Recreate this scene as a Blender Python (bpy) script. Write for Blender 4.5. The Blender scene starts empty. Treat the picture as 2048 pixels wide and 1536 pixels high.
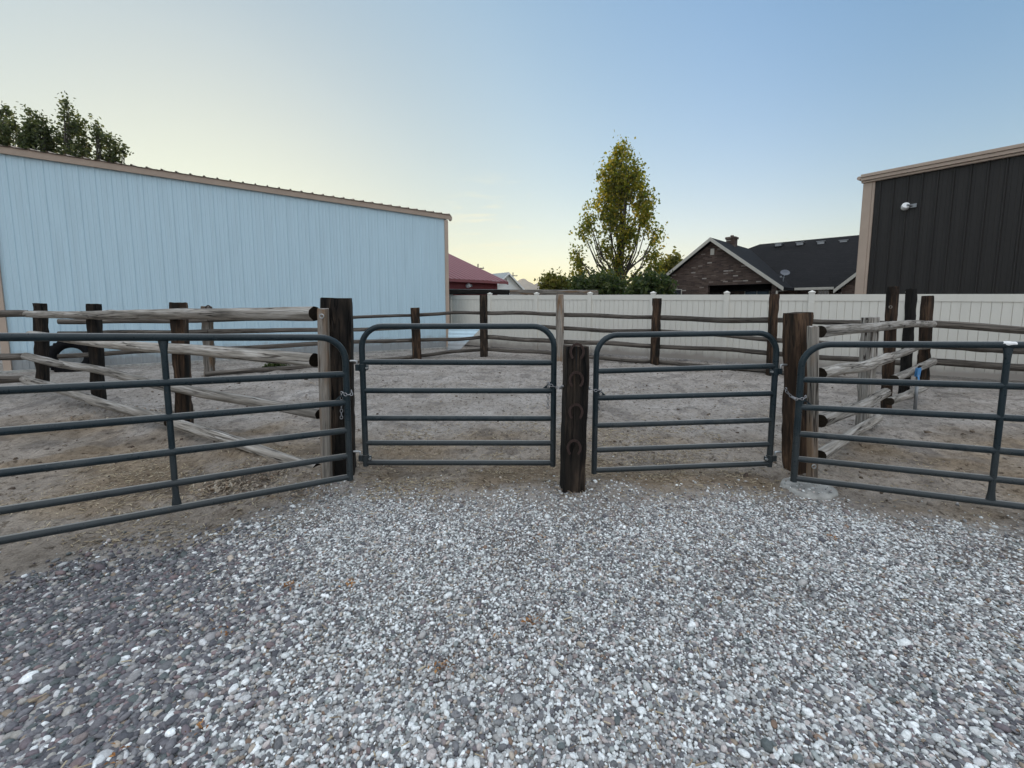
import bpy, math, random
import numpy as np
from mathutils import Vector, Matrix, Quaternion

random.seed(7)
RNG = np.random.default_rng(11)
SC = bpy.context.scene
COL = SC.collection

# ------------------------------------------------------------------ camera
F = 840.0            # focal length in pixels of the 2048 wide frame
PX, PY = 1024.0, 696.0
H = 1.6
TH = math.atan(0.1)
cam_d = bpy.data.cameras.new('camera')
cam = bpy.data.objects.new('camera', cam_d)
COL.objects.link(cam)
cam_d.sensor_fit = 'HORIZONTAL'
cam_d.sensor_width = 36.0
cam_d.lens = 36.0 * F / 2048
cam_d.shift_y = -(768 - PY) / 2048
cam_d.clip_start = 0.05
cam_d.clip_end = 20000
cam.location = (0, 0, H)
cam.rotation_euler = (math.radians(90) - TH, 0, 0)
SC.camera = cam

# ------------------------------------------------------------------ world, sun, exposure
SUN_AZ, SUN_EL = math.radians(-36), math.radians(3.0)
world = bpy.data.worlds.new('World')
SC.world = world
world.use_nodes = True
wn, wl = world.node_tree.nodes, world.node_tree.links
bg = wn['Background']
sky = wn.new('ShaderNodeTexSky')
sky.sky_type = 'NISHITA'
sky.sun_disc = False
sky.sun_elevation = SUN_EL
sky.sun_rotation = SUN_AZ
sky.altitude = 1400
sky.air_density = 1.0
sky.dust_density = 3.0
sky.ozone_density = 1.2
# the camera's tone curve: bright sky rolls off (c -> A c / (c + B)), dim sky is lifted
add_ = wn.new('ShaderNodeVectorMath'); add_.operation = 'ADD'; add_.inputs[1].default_value = (1.18, 1.18, 1.18)
mul_ = wn.new('ShaderNodeVectorMath'); mul_.operation = 'SCALE'; mul_.inputs['Scale'].default_value = 9.9
div_ = wn.new('ShaderNodeVectorMath'); div_.operation = 'DIVIDE'
hsv_ = wn.new('ShaderNodeHueSaturation'); hsv_.inputs['Saturation'].default_value = 1.45
def wmath(op, *ins):
    m = wn.new('ShaderNodeMath'); m.operation = op
    for i, v in enumerate(ins):
        if isinstance(v, (int, float)): m.inputs[i].default_value = v
        else: wl.new(v, m.inputs[i])
    return m.outputs[0]
def wstep(v, a, b):
    m = wn.new('ShaderNodeMapRange'); m.interpolation_type = 'SMOOTHSTEP'
    m.inputs['From Min'].default_value = a; m.inputs['From Max'].default_value = b; wl.new(v, m.inputs['Value']); return m.outputs[0]
def wmix(f, a, b, mode='MIX'):
    m = wn.new('ShaderNodeMix'); m.data_type = 'RGBA'; m.blend_type = mode
    for i, v in ((0, f), (6, a), (7, b)):
        if isinstance(v, (tuple, float, int)): m.inputs[i].default_value = v
        else: wl.new(v, m.inputs[i])
    return m.outputs[2]
wtc = wn.new('ShaderNodeTexCoord'); wsx = wn.new('ShaderNodeSeparateXYZ'); wl.new(wtc.outputs['Generated'], wsx.inputs[0])
wl.new(sky.outputs['Color'], add_.inputs[0]); wl.new(sky.outputs['Color'], mul_.inputs[0])
wl.new(mul_.outputs[0], div_.inputs[0]); wl.new(add_.outputs[0], div_.inputs[1])
wl.new(div_.outputs[0], hsv_.inputs['Color']); 
# brighter, yellower air low over the horizon
low_ = wmath('POWER', wmath('SUBTRACT', 1.0, wmath('ABSOLUTE', wsx.outputs['Z'])), 7.0)
wsd = wn.new('ShaderNodeVectorMath'); wsd.operation = 'DOT_PRODUCT'; wl.new(wtc.outputs['Generated'], wsd.inputs[0])
wsd.inputs[1].default_value = (math.sin(SUN_AZ), math.cos(SUN_AZ), 0.05)
skyc = wmix(1.0, hsv_.outputs['Color'], wmix(wstep(wsd.outputs['Value'], .35, .95), (1.02, 1.10, 1.32, 1), (.90, 1.05, 1.09, 1)), 'MULTIPLY')
band_ = wmath('MULTIPLY', wstep(wsd.outputs['Value'], .1, .5), wmath('SUBTRACT', 1.0, wstep(wsd.outputs['Value'], .72, .93)))
skyc = wmix(1.0, skyc, wmix(band_, (1, 1, 1, 1), (1.20, 1.15, 1.13, 1)), 'MULTIPLY')
skyc = wmix(1.0, skyc, wmix(low_, (1, 1, 1, 1), (1.62, 1.39, .92, 1)), 'MULTIPLY')
# a few thin wisps of cirrus low on the sunset side
wdt = wn.new('ShaderNodeVectorMath'); wdt.operation = 'DOT_PRODUCT'; wl.new(wtc.outputs['Generated'], wdt.inputs[0])
wdt.inputs[1].default_value = (-.045, .985, .15)
wmp = wn.new('ShaderNodeMapping'); wmp.inputs['Scale'].default_value = (5.0, 5.0, 30.0); wmp.inputs['Rotation'].default_value = (0, math.radians(14), 0)
wl.new(wtc.outputs['Generated'], wmp.inputs['Vector'])
wnz = wn.new('ShaderNodeTexNoise'); wnz.inputs['Scale'].default_value = 1.5; wnz.inputs['Detail'].default_value = 4; wnz.inputs['Distortion'].default_value = .4
wl.new(wmp.outputs[0], wnz.inputs['Vector'])
cir_ = wmath('MULTIPLY', wmath('MULTIPLY', wstep(wnz.outputs['Fac'], .5, .68), wstep(wdt.outputs['Value'], .984, .998)), .38)
skyc = wmix(cir_, skyc, (10.3, 9.7, 7.0, 1))
# out-of-view brightness added overhead and behind the camera to lift the shade
back_ = wstep(wsx.outputs['Y'], -.12, -.55)
zen_ = wstep(wsx.outputs['Z'], .66, .9)
skyc = wmix(wmath('MULTIPLY', back_, wstep(wsx.outputs['Z'], -.05, .05)), skyc, (11.3, 12.2, 13.2, 1))
skyc = wmix(zen_, skyc, (17.5, 18.6, 20.0, 1))
wl.new(skyc, bg.inputs['Color'])
bg.inputs['Strength'].default_value = 0.1
sun_d = bpy.data.lights.new('sun', 'SUN')
sun_d.energy = 5.0
sun_d.angle = math.radians(0.5)
sun_d.color = (1.0, 0.72, 0.42)
sun = bpy.data.objects.new('sun', sun_d)
COL.objects.link(sun)
to_sun = Vector((math.sin(SUN_AZ) * math.cos(SUN_EL), math.cos(SUN_AZ) * math.cos(SUN_EL), math.sin(SUN_EL)))
sun.rotation_euler = to_sun.to_track_quat('Z', 'Y').to_euler()
sun.location = to_sun * 60
SC.view_settings.view_transform = 'Standard'
SC.view_settings.look = 'None'
SC.view_settings.gamma = 1.0
SC.view_settings.exposure = 0.0

# ------------------------------------------------------------------ helpers
ST, CT = math.sin(TH), math.cos(TH)
def ray(px, py):
    xc, yc = (px - PX) / F, -(py - PY) / F
    return Vector((xc, yc * ST + CT, yc * CT - ST))
def at(px, py, Y):                      # the point a pixel shows at ground distance Y
    d = ray(px, py)
    return Vector((0, 0, H)) + d * (Y / d.y)
def gp(px, py, z=0.0):                  # the ground point a pixel shows
    d = ray(px, py)
    return Vector((0, 0, H)) + d * ((z - H) / d.z)

def hash2(ix, iy, seed):
    h = (ix.astype(np.int64) * 374761393 + iy.astype(np.int64) * 668265263 + seed * 974634777) & 0xffffffff
    h = ((h ^ (h >> 13)) * 1274126177) & 0xffffffff
    h = (h ^ (h >> 16)) & 0xffffffff
    return h / 4294967295.0
def vn(x, y, seed=0):
    x = np.asarray(x, float); y = np.asarray(y, float)
    ix, iy = np.floor(x), np.floor(y)
    fx, fy = x - ix, y - iy
    fx = fx * fx * (3 - 2 * fx); fy = fy * fy * (3 - 2 * fy)
    a = hash2(ix, iy, seed); b = hash2(ix + 1, iy, seed)
    c = hash2(ix, iy + 1, seed); d = hash2(ix + 1, iy + 1, seed)
    return (a * (1 - fx) + b * fx) * (1 - fy) + (c * (1 - fx) + d * fx) * fy
def fbm(x, y, seed=0, o=4):
    s = 0; a = 0.5; t = 0
    for k in range(o):
        s = s + a * vn(x * 2 ** k, y * 2 ** k, seed + k * 17); t += a; a *= 0.5
    return s / t
def sstep(a, b, x):
    t = np.clip((x - a) / (b - a), 0, 1)
    return t * t * (3 - 2 * t)

class MB:
    def __init__(s):
        s.v = []; s.f = []; s.m = []
    def add(s, vs, fs, mi=0):
        o = len(s.v)
        s.v += [tuple(v) for v in vs]
        s.f += [tuple(i + o for i in f) for f in fs]
        s.m += [mi] * len(fs)
    def box(s, x0, x1, y0, y1, z0, z1, mi=0):
        s.add([(x0, y0, z0), (x1, y0, z0), (x1, y1, z0), (x0, y1, z0), (x0, y0, z1), (x1, y0, z1), (x1, y1, z1), (x0, y1, z1)],
              [(0, 3, 2, 1), (4, 5, 6, 7), (0, 1, 5, 4), (1, 2, 6, 5), (2, 3, 7, 6), (3, 0, 4, 7)], mi)
    def prism(s, poly, off, mi=0):      # polygon (3D points) pushed along a vector
        n = len(poly); off = Vector(off)
        vs = [Vector(p) for p in poly] + [Vector(p) + off for p in poly]
        fs = [tuple(range(n))[::-1], tuple(range(n, 2 * n))] + [(i, (i + 1) % n, n + (i + 1) % n, n + i) for i in range(n)]
        s.add(vs, fs, mi)
    def bar(s, p, q, w, h, up=(0, 0, 1), mi=0):
        p, q = Vector(p), Vector(q); d = (q - p).normalized()
        sd = d.cross(Vector(up))
        if sd.length < 1e-4: sd = d.cross(Vector((0, 1, 0)))
        sd.normalize(); u = sd.cross(d)
        a = [p + sd * (i * w / 2) + u * (j * h / 2) for i, j in ((-1, -1), (1, -1), (1, 1), (-1, 1))]
        s.prism(a, q - p, mi)
    def tube(s, pts, r, n=12, closed=False, caps=True, mi=0):
        pts = [Vector(p) for p in pts]; N = len(pts)
        rs = r if isinstance(r, (list, tuple)) else [r] * N
        ring = []; prev = None
        for i, p in enumerate(pts):
            if closed: t = pts[(i + 1) % N] - pts[i - 1]
            else: t = pts[min(i + 1, N - 1)] - pts[max(i - 1, 0)]
            t.normalize()
            if prev is None:
                a = t.cross(Vector((0, 0, 1)))
                if a.length < 1e-3: a = t.cross(Vector((0, 1, 0)))
            else: a = prev - t * prev.dot(t)
            a.normalize(); prev = a; b = t.cross(a)
            ring.append([p + (a * math.cos(2 * math.pi * k / n) + b * math.sin(2 * math.pi * k / n)) * rs[i] for k in range(n)])
        vs = [v for R in ring for v in R]; fs = []
        for i in range(N if closed else N - 1):
            j = (i + 1) % N
            for k in range(n):
                k2 = (k + 1) % n
                fs.append((i * n + k, i * n + k2, j * n + k2, j * n + k))
        if caps and not closed:
            fs.append(tuple(range(n))[::-1]); fs.append(tuple((N - 1) * n + k for k in range(n)))
        s.add(vs, fs, mi)
    def lathe(s, prof, n=24, c=(0, 0, 0), ax='z', mi=0):
        vs = []; fs = []
        for (r, z) in prof:
            for k in range(n):
                a = 2 * math.pi * k / n
                p = (r * math.cos(a), r * math.sin(a), z)
                if ax == 'y': p = (p[0], p[2], p[1])
                if ax == 'x': p = (p[2], p[0], p[1])
                vs.append((p[0] + c[0], p[1] + c[1], p[2] + c[2]))
        for i in range(len(prof) - 1):
            for k in range(n):
                fs.append((i * n + k, i * n + (k + 1) % n, (i + 1) * n + (k + 1) % n, (i + 1) * n + k))
        s.add(vs, fs, mi)
    def build(s, name, mat, parent=None, M=None, smooth=False, auto=None):
        me = bpy.data.meshes.new(name)
        me.from_pydata(s.v, [], s.f); me.validate()
        for m_ in (mat if isinstance(mat, (list, tuple)) else [mat]): me.materials.append(m_)
        if len(s.m) == len(me.polygons): me.polygons.foreach_set('material_index', s.m)
        if smooth: me.polygons.foreach_set('use_smooth', [True] * len(me.polygons))
        if auto is not None: me.set_sharp_from_angle(angle=math.radians(auto))
        return link(name, me, parent, M)

def link(name, me, parent=None, M=None):
    o = bpy.data.objects.new(name, me); COL.objects.link(o)
    if parent is not None:
        o.parent = parent
        if M is not None: o.matrix_local = PW[parent.name].inverted() @ M
        PW[o.name] = M if M is not None else PW[parent.name].copy()
    else:
        if M is not None: o.matrix_world = M
        PW[o.name] = M.copy() if M is not None else Matrix()
    return o
PW = {}
def tag(o, label=None, cat=None, group=None, kind=None):
    if label: o['label'] = label
    if cat: o['category'] = cat
    if group: o['group'] = group
    if kind: o['kind'] = kind
    return o
def empty(name, loc, rz=0.0, label=None, cat=None, group=None):
    o = bpy.data.objects.new(name, None); COL.objects.link(o)
    o.empty_display_size = 0.2
    o.location = loc; o.rotation_euler = (0, 0, rz)
    PW[o.name] = Matrix.Translation(Vector(loc)) @ Matrix.Rotation(rz, 4, 'Z')
    return tag(o, label, cat, group)
def np_mesh(name, V, Fq, mat, colors=None, smooth=True, parent=None, k=None):
    me = bpy.data.meshes.new(name)
    V = np.asarray(V, np.float32); Fq = np.asarray(Fq, np.int32); k = Fq.shape[1]
    me.vertices.add(len(V)); me.vertices.foreach_set('co', V.ravel())
    me.loops.add(Fq.size); me.loops.foreach_set('vertex_index', Fq.ravel())
    me.polygons.add(len(Fq)); me.polygons.foreach_set('loop_start', np.arange(0, Fq.size, k, dtype=np.int32))
    me.polygons.foreach_set('loop_total', np.full(len(Fq), k, np.int32))
    me.polygons.foreach_set('use_smooth', np.full(len(Fq), smooth))
    if colors is not None:
        a = me.color_attributes.new('col', 'FLOAT_COLOR', 'POINT')
        c = np.ones((len(V), 4), np.float32); c[:, :3] = colors
        a.data.foreach_set('color', c.ravel())
    me.update(calc_edges=True); me.materials.append(mat)
    return link(name, me, parent)

# ------------------------------------------------------------------ materials
def mat(name):
    m = bpy.data.materials.new(name); m.use_nodes = True
    return m, m.node_tree.nodes, m.node_tree.links, m.node_tree.nodes['Principled BSDF']
def setp(b, **k):
    for a, v in k.items(): b.inputs[a.replace('_', ' ')].default_value = v
def c4(c): return (c[0], c[1], c[2], 1)
def noise(n, l, vec, scale, detail=4, rough=.55, dist=0):
    t = n.new('ShaderNodeTexNoise'); t.inputs['Scale'].default_value = scale
    t.inputs['Detail'].default_value = detail; t.inputs['Roughness'].default_value = rough
    t.inputs['Distortion'].default_value = dist
    if vec is not None: l.new(vec, t.inputs['Vector'])
    return t
def ramp(n, l, fac, stops):
    r = n.new('ShaderNodeValToRGB'); e = r.color_ramp.elements
    while len(e) < len(stops): e.new(0.5)
    for q, (p, c) in zip(e, stops): q.position = p; q.color = c4(c)
    l.new(fac, r.inputs['Fac']); return r
def mapping(n, l, vec, scale=(1, 1, 1), loc=None):
    m = n.new('ShaderNodeMapping'); m.inputs['Scale'].default_value = scale
    l.new(vec, m.inputs['Vector'])
    if loc is not None: l.new(loc, m.inputs['Location'])
    return m.outputs['Vector']
def mix(n, l, fac, a, b, mode='MIX'):
    m = n.new('ShaderNodeMix'); m.data_type = 'RGBA'; m.blend_type = mode
    for s, v in ((0, fac), (6, a), (7, b)):
        if hasattr(v, 'is_linked') or isinstance(v, bpy.types.NodeSocket): l.new(v, m.inputs[s])
        elif s == 0: m.inputs[0].default_value = v
        else: m.inputs[s].default_value = c4(v)
    return m.outputs[2]
def bump(n, l, b, h, strength=.4, dist=.01):
    u = n.new('ShaderNodeBump'); u.inputs['Strength'].default_value = strength; u.inputs['Distance'].default_value = dist
    l.new(h, u.inputs['Height']); l.new(u.outputs['Normal'], b.inputs['Normal']); return u

def wood(name, dark, mid, light, crack=.5, streak=28, along=1.3, rough=.85, bstr=.7, blotch=None):
    m, n, l, b = mat(name)
    tc = n.new('ShaderNodeTexCoord'); oi = n.new('ShaderNodeObjectInfo')
    cm = n.new('ShaderNodeCombineXYZ'); mu = n.new('ShaderNodeMath'); mu.operation = 'MULTIPLY'; mu.inputs[1].default_value = 37
    l.new(oi.outputs['Random'], mu.inputs[0])
    for k in range(3): l.new(mu.outputs[0], cm.inputs[k])
    v1 = mapping(n, l, tc.outputs['Object'], (streak, streak, along), cm.outputs[0])
    n1 = noise(n, l, v1, 1.0, 6, .62, .25)
    v2 = mapping(n, l, tc.outputs['Object'], (7, 7, 1.1), cm.outputs[0])
    n2 = noise(n, l, v2, 1.0, 3, .5, .4)
    col = ramp(n, l, n1.outputs['Fac'], [(.3, dark), (.5, mid), (.72, light)]).outputs['Color']
    if blotch:
        f = ramp(n, l, n2.outputs['Fac'], [(.48, (0, 0, 0)), (.62, (1, 1, 1))]).outputs['Color']
        col = mix(n, l, f, col, blotch)
    v3 = mapping(n, l, tc.outputs['Object'], (streak * .8, streak * .8, .7), cm.outputs[0])
    n3 = noise(n, l, v3, 1.0, 2, .5, .9)
    ck = ramp(n, l, n3.outputs['Fac'], [(.5 - .012 - .02 * crack, (1, 1, 1)), (.5 - .008, (.12, .1, .09)), (.5 + .008, (.12, .1, .09)), (.512 + .02 * crack, (1, 1, 1))])
    v4 = mapping(n, l, tc.outputs['Object'], (5, 5, 1.6), cm.outputs[0])
    n4 = noise(n, l, v4, 1.3, 2)
    cf = ramp(n, l, n4.outputs['Fac'], [(.45, (0, 0, 0)), (.58, (crack, crack, crack))])
    col = mix(n, l, cf.outputs['Color'], col, mix(n, l, 1.0, col, ck.outputs['Color'], 'MULTIPLY'))
    vr = n.new('ShaderNodeHueSaturation'); vv = n.new('ShaderNodeMapRange')
    vv.inputs['To Min'].default_value = .78; vv.inputs['To Max'].default_value = 1.25
    l.new(oi.outputs['Random'], vv.inputs['Value']); l.new(vv.outputs[0], vr.inputs['Value']); l.new(col, vr.inputs['Color'])
    l.new(vr.outputs['Color'], b.inputs['Base Color'])
    ad = n.new('ShaderNodeMath'); ad.operation = 'MULTIPLY_ADD'; ad.inputs[1].default_value = .6
    l.new(n1.outputs['Fac'], ad.inputs[0]); l.new(ck.outputs['Color'], ad.inputs[2])
    bump(n, l, b, ad.outputs[0], bstr, .012)
    setp(b, Roughness=rough); b.inputs['Specular IOR Level'].default_value = .25
    return m
def plain(name, col, rough=.6, metal=0, var=.12, scale=6, spec=.4, b_=0, bscale=80, coord='Object'):
    m, n, l, b = mat(name)
    tc = n.new('ShaderNodeTexCoord')
    t = noise(n, l, tc.outputs[coord], scale, 5, .6)
    r = ramp(n, l, t.outputs['Fac'], [(.3, tuple(c * (1 - var) for c in col)), (.7, tuple(min(1, c * (1 + var)) for c in col))])
    l.new(r.outputs['Color'], b.inputs['Base Color'])
    setp(b, Roughness=rough, Metallic=metal); b.inputs['Specular IOR Level'].default_value = spec
    if b_:
        t2 = noise(n, l, tc.outputs[coord], bscale, 3); bump(n, l, b, t2.outputs['Fac'], b_, .005)
    return m

M = {}
M['tie'] = wood('creosote_tie', (.006, .0045, .0035), (.021, .0155, .0115), (.075, .052, .036), 1.0, 20, 2.6, .9, 1.0, (.006, .005, .004))
M['tie_brown'] = wood('brown_tie', (.011, .007, .0045), (.046, .027, .0165), (.145, .085, .05), .8, 19, 2.2, .85, .9, (.009, .007, .005))
M['tie_black'] = wood('black_tie', (.003, .003, .003), (.007, .006, .005), (.018, .014, .011), .6, 24, 1.0, .8, .8)
M['log'] = wood('weathered_log', (.11, .10, .085), (.27, .245, .215), (.48, .46, .43), 1.0, 26, 1.5, .9, .9)
M['log_dark'] = wood('dark_rail', (.035, .03, .026), (.095, .082, .07), (.2, .175, .15), .8, 34, 1.0, .9, .8)
M['grey_post'] = wood('grey_post_wood', (.10, .088, .075), (.22, .198, .172), (.36, .33, .29), .9, 24, .9, .9, .8, (.19, .125, .078))
M['end'] = plain('log_end_grain', (.022, .017, .012), .9, 0, .4, 40, .1)
M['end_tie'] = plain('tie_end_grain', (.05, .037, .028), .9, 0, .5, 35, .1, .5)
def gatepaint():
    m, n, l, b = mat('gate_paint')
    tc = n.new('ShaderNodeTexCoord')
    t = noise(n, l, tc.outputs['Object'], 7, 5, .65)
    c = ramp(n, l, t.outputs['Fac'], [(.3, (.009, .0175, .0225)), (.7, (.015, .027, .033))]).outputs['Color']
    t2 = noise(n, l, tc.outputs['Object'], 38, 4, .7)
    c = mix(n, l, ramp(n, l, t2.outputs['Fac'], [(.67, (0, 0, 0)), (.72, (.7, .7, .7))]).outputs['Color'], c, (.10, .105, .11))
    t3 = noise(n, l, tc.outputs['Object'], 19, 5, .7)
    c = mix(n, l, ramp(n, l, t3.outputs['Fac'], [(.68, (0, 0, 0)), (.74, (.6, .6, .6))]).outputs['Color'], c, (.07, .04, .025))
    sx = n.new('ShaderNodeSeparateXYZ'); l.new(tc.outputs['Object'], sx.inputs[0])
    md = n.new('ShaderNodeMath'); md.operation = 'MULTIPLY_ADD'; md.inputs[1].default_value = -.9
    l.new(t.outputs['Fac'], md.inputs[0]); l.new(sx.outputs['Z'], md.inputs[2])
    c = mix(n, l, ramp(n, l, md.outputs[0], [(0, (.14, .14, .14)), (.2, (0, 0, 0))]).outputs['Color'], c, (.13, .115, .1))
    ge = n.new('ShaderNodeNewGeometry'); sn = n.new('ShaderNodeSeparateXYZ'); l.new(ge.outputs['Normal'], sn.inputs[0])   # highlight along the tube tops, painted in as a dusty pale colour
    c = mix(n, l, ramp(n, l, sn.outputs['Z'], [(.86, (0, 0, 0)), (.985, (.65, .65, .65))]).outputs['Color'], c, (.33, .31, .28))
    l.new(c, b.inputs['Base Color'])
    l.new(ramp(n, l, t2.outputs['Fac'], [(.3, (.22, .22, .22)), (.7, (.5, .5, .5))]).outputs['Color'], b.inputs['Roughness'])
    b.inputs['Specular IOR Level'].default_value = .32
    bump(n, l, b, t2.outputs['Fac'], .08, .004)
    return m
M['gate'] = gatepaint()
M['steel'] = plain('galvanised_steel', (.42, .43, .43), .38, .9, .15, 30)
M['chain'] = plain('chain_steel', (.32, .32, .33), .35, .85, .2, 40)
M['rust'] = plain('rusty_iron', (.04, .025, .021), .85, .2, .35, 60, .3, .5, 150)
M['conc'] = plain('concrete', (.32, .315, .295), .92, 0, .35, 11, .2, .8, 45)
M['tan'] = plain('tan_trim', (.40, .31, .245), .5, 0, .05, 3)
M['rubber'] = plain('tyre_rubber', (.007, .007, .008), .9, 0, .2, 20, .08)
M['blue'] = plain('blue_plastic', (.06, .21, .44), .4, 0, .1, 20)
M['white'] = plain('white_paint', (.75, .75, .74), .5, 0, .05, 4)
M['fascia'] = plain('cream_fascia', (.42, .40, .35), .5, 0, .05, 4)
M['black'] = plain('black_recess', (.01, .01, .01), .9)
M['glass'] = plain('window_glass', (.03, .035, .04), .06, 0, .1, 2, .8)
M['dish'] = plain('dish_grey', (.09, .10, .12), .4)
M['greymetal'] = plain('grey_metal', (.25, .26, .27), .4, .6)

def streaky(name, col, dirt, rough=.4, base=0, amt=.35, spec=.5):
    m, n, l, b = mat(name)
    tc = n.new('ShaderNodeTexCoord')
    v = mapping(n, l, tc.outputs['Object'], (5, 5, .35))
    t = noise(n, l, v, 1.2, 5, .6)
    f = ramp(n, l, t.outputs['Fac'], [(.45, (0, 0, 0)), (.75, (amt, amt, amt))])
    c = mix(n, l, f.outputs['Color'], col, dirt)
    if base:                            # mud splashed up the foot of the wall
        sx = n.new('ShaderNodeSeparateXYZ'); l.new(tc.outputs['Object'], sx.inputs[0])
        t2 = noise(n, l, tc.outputs['Object'], 2.5, 4)
        ma = n.new('ShaderNodeMath'); ma.operation = 'MULTIPLY_ADD'; ma.inputs[1].default_value = -base; 
        l.new(t2.outputs['Fac'], ma.inputs[0]); l.new(sx.outputs['Z'], ma.inputs[2])
        r2 = ramp(n, l, ma.outputs[0], [(0, (.75, .75, .75)), (.25, (0, 0, 0))])
        c = mix(n, l, r2.outputs['Color'], c, (.2, .17, .15))
    l.new(c, b.inputs['Base Color']); setp(b, Roughness=rough); b.inputs['Specular IOR Level'].default_value = spec
    t3 = noise(n, l, mapping(n, l, tc.outputs['Object'], (1.2, 1.2, .8)), 1.0, 2)
    bump(n, l, b, t3.outputs['Fac'], .12, .03)
    return m
M['white_metal'] = streaky('white_metal_panel', (.44, .59, .67), (.32, .42, .47), .45, .5, .35)
M['vinyl'] = streaky('vinyl', (.62, .60, .54), (.54, .52, .465), .45, .3, .4)
M['brown_metal'] = streaky('brown_metal_panel', (.020, .018, .0165), (.03, .027, .024), .55, 0, .5, .3)
M['maroon_roof'] = streaky('maroon_metal_roof', (.20, .06, .062), (.15, .05, .05), .4)
M['red_wall'] = streaky('red_siding', (.16, .022, .024), (.11, .02, .02), .6)
M['grey_roof'] = streaky('grey_roof', (.28, .30, .30), (.2, .22, .22), .5)

def shingles():
    m, n, l, b = mat('dark_shingles')
    tc = n.new('ShaderNodeTexCoord')
    t = noise(n, l, tc.outputs['Object'], 9, 6, .7)
    r = ramp(n, l, t.outputs['Fac'], [(.3, (.005, .005, .0055)), (.7, (.015, .0145, .0155))])
    br = n.new('ShaderNodeTexBrick'); br.inputs['Scale'].default_value = 1.0
    br.inputs['Brick Width'].default_value = .5; br.inputs['Row Height'].default_value = .14; br.inputs['Mortar Size'].default_value = .008
    br.inputs['Color1'].default_value = (.8, .8, .8, 1); br.inputs['Color2'].default_value = (1.25, 1.2, 1.2, 1); br.inputs['Mortar'].default_value = (.5, .5, .5, 1)
    sx = n.new('ShaderNodeSeparateXYZ'); cx = n.new('ShaderNodeCombineXYZ'); l.new(tc.outputs['Object'], sx.inputs[0])
    ad = n.new('ShaderNodeMath'); l.new(sx.outputs['X'], ad.inputs[0]); l.new(sx.outputs['Y'], ad.inputs[1])
    l.new(ad.outputs[0], cx.inputs[0]); l.new(sx.outputs['Z'], cx.inputs[1]); l.new(cx.outputs[0], br.inputs['Vector'])
    c = mix(n, l, 1.0, r.outputs['Color'], br.outputs['Color'], 'MULTIPLY')
    l.new(c, b.inputs['Base Color']); setp(b, Roughness=.9); b.inputs['Specular IOR Level'].default_value = .18
    return m
M['shingle'] = shingles()
def bricks():
    m, n, l, b = mat('mixed_brick')
    tc = n.new('ShaderNodeTexCoord')
    sx = n.new('ShaderNodeSeparateXYZ'); cx = n.new('ShaderNodeCombineXYZ'); l.new(tc.outputs['Object'], sx.inputs[0])
    ad = n.new('ShaderNodeMath'); l.new(sx.outputs['X'], ad.inputs[0]); l.new(sx.outputs['Y'], ad.inputs[1])
    l.new(ad.outputs[0], cx.inputs[0]); l.new(sx.outputs['Z'], cx.inputs[1])
    br = n.new('ShaderNodeTexBrick'); br.inputs['Scale'].default_value = 1.0
    br.inputs['Brick Width'].default_value = .30; br.inputs['Row Height'].default_value = .085; br.inputs['Mortar Size'].default_value = .008
    br.inputs['Color1'].default_value = (0, 0, 0, 1); br.inputs['Color2'].default_value = (1, 1, 1, 1); br.inputs['Mortar'].default_value = (.5, .5, .5, 1)
    l.new(cx.outputs[0], br.inputs['Vector'])
    r = ramp(n, l, br.outputs['Color'], [(0, (.034, .021, .016)), (.5, (.068, .042, .031)), (.8, (.092, .062, .047)), (.93, (.105, .072, .055)), (.985, (.26, .23, .2)), (1, (.34, .31, .28))])
    c = mix(n, l, br.outputs['Fac'], r.outputs['Color'], (.07, .055, .05))
    l.new(c, b.inputs['Base Color']); setp(b, Roughness=.9)
    bump(n, l, b, br.outputs['Fac'], .4, -.01)
    return m
M['brick'] = bricks()

def leafmat(name, a, b_, c, tr=.5):
    m, n, l, p = mat(name)
    g = n.new('ShaderNodeNewGeometry')
    t = noise(n, l, g.outputs['Position'], .9, 2)
    r = ramp(n, l, g.outputs['Random Per Island'], [(.1, a), (.55, b_), (.95, c)])
    r2 = ramp(n, l, t.outputs['Fac'], [(.35, (.7, .75, .7)), (.65, (1.2, 1.15, .95))])
    cc = mix(n, l, 1.0, r.outputs['Color'], r2.outputs['Color'], 'MULTIPLY')
    l.new(cc, p.inputs['Base Color']); setp(p, Roughness=.55); p.inputs['Specular IOR Level'].default_value = .3
    tl = n.new('ShaderNodeBsdfTranslucent'); hs = n.new('ShaderNodeHueSaturation')
    hs.inputs['Value'].default_value = 1.7; hs.inputs['Saturation'].default_value = 1.1; l.new(cc, hs.inputs['Color'])
    l.new(hs.outputs['Color'], tl.inputs['Color'])
    mx = n.new('ShaderNodeMixShader'); mx.inputs[0].default_value = tr
    l.new(p.outputs[0], mx.inputs[1]); l.new(tl.outputs[0], mx.inputs[2]); l.new(mx.outputs[0], n['Material Output'].inputs['Surface'])
    return m
M['poplar'] = leafmat('poplar_leaves', (.10, .125, .028), (.19, .20, .04), (.34, .27, .06), .6)
M['dark_leaf'] = leafmat('dark_leaves', (.028, .048, .018), (.052, .075, .026), (.09, .105, .04), .45)
M['tree_leaf'] = leafmat('grey_green_leaves', (.045, .06, .03), (.075, .095, .042), (.12, .135, .06), .5)
M['yellow_leaf'] = leafmat('yellow_green_leaves', (.08, .09, .02), (.13, .13, .03), (.2, .17, .05), .5)
M['bark'] = wood('bark', (.03, .025, .02), (.07, .06, .05), (.12, .1, .085), .6, 12, 1.5)

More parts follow.
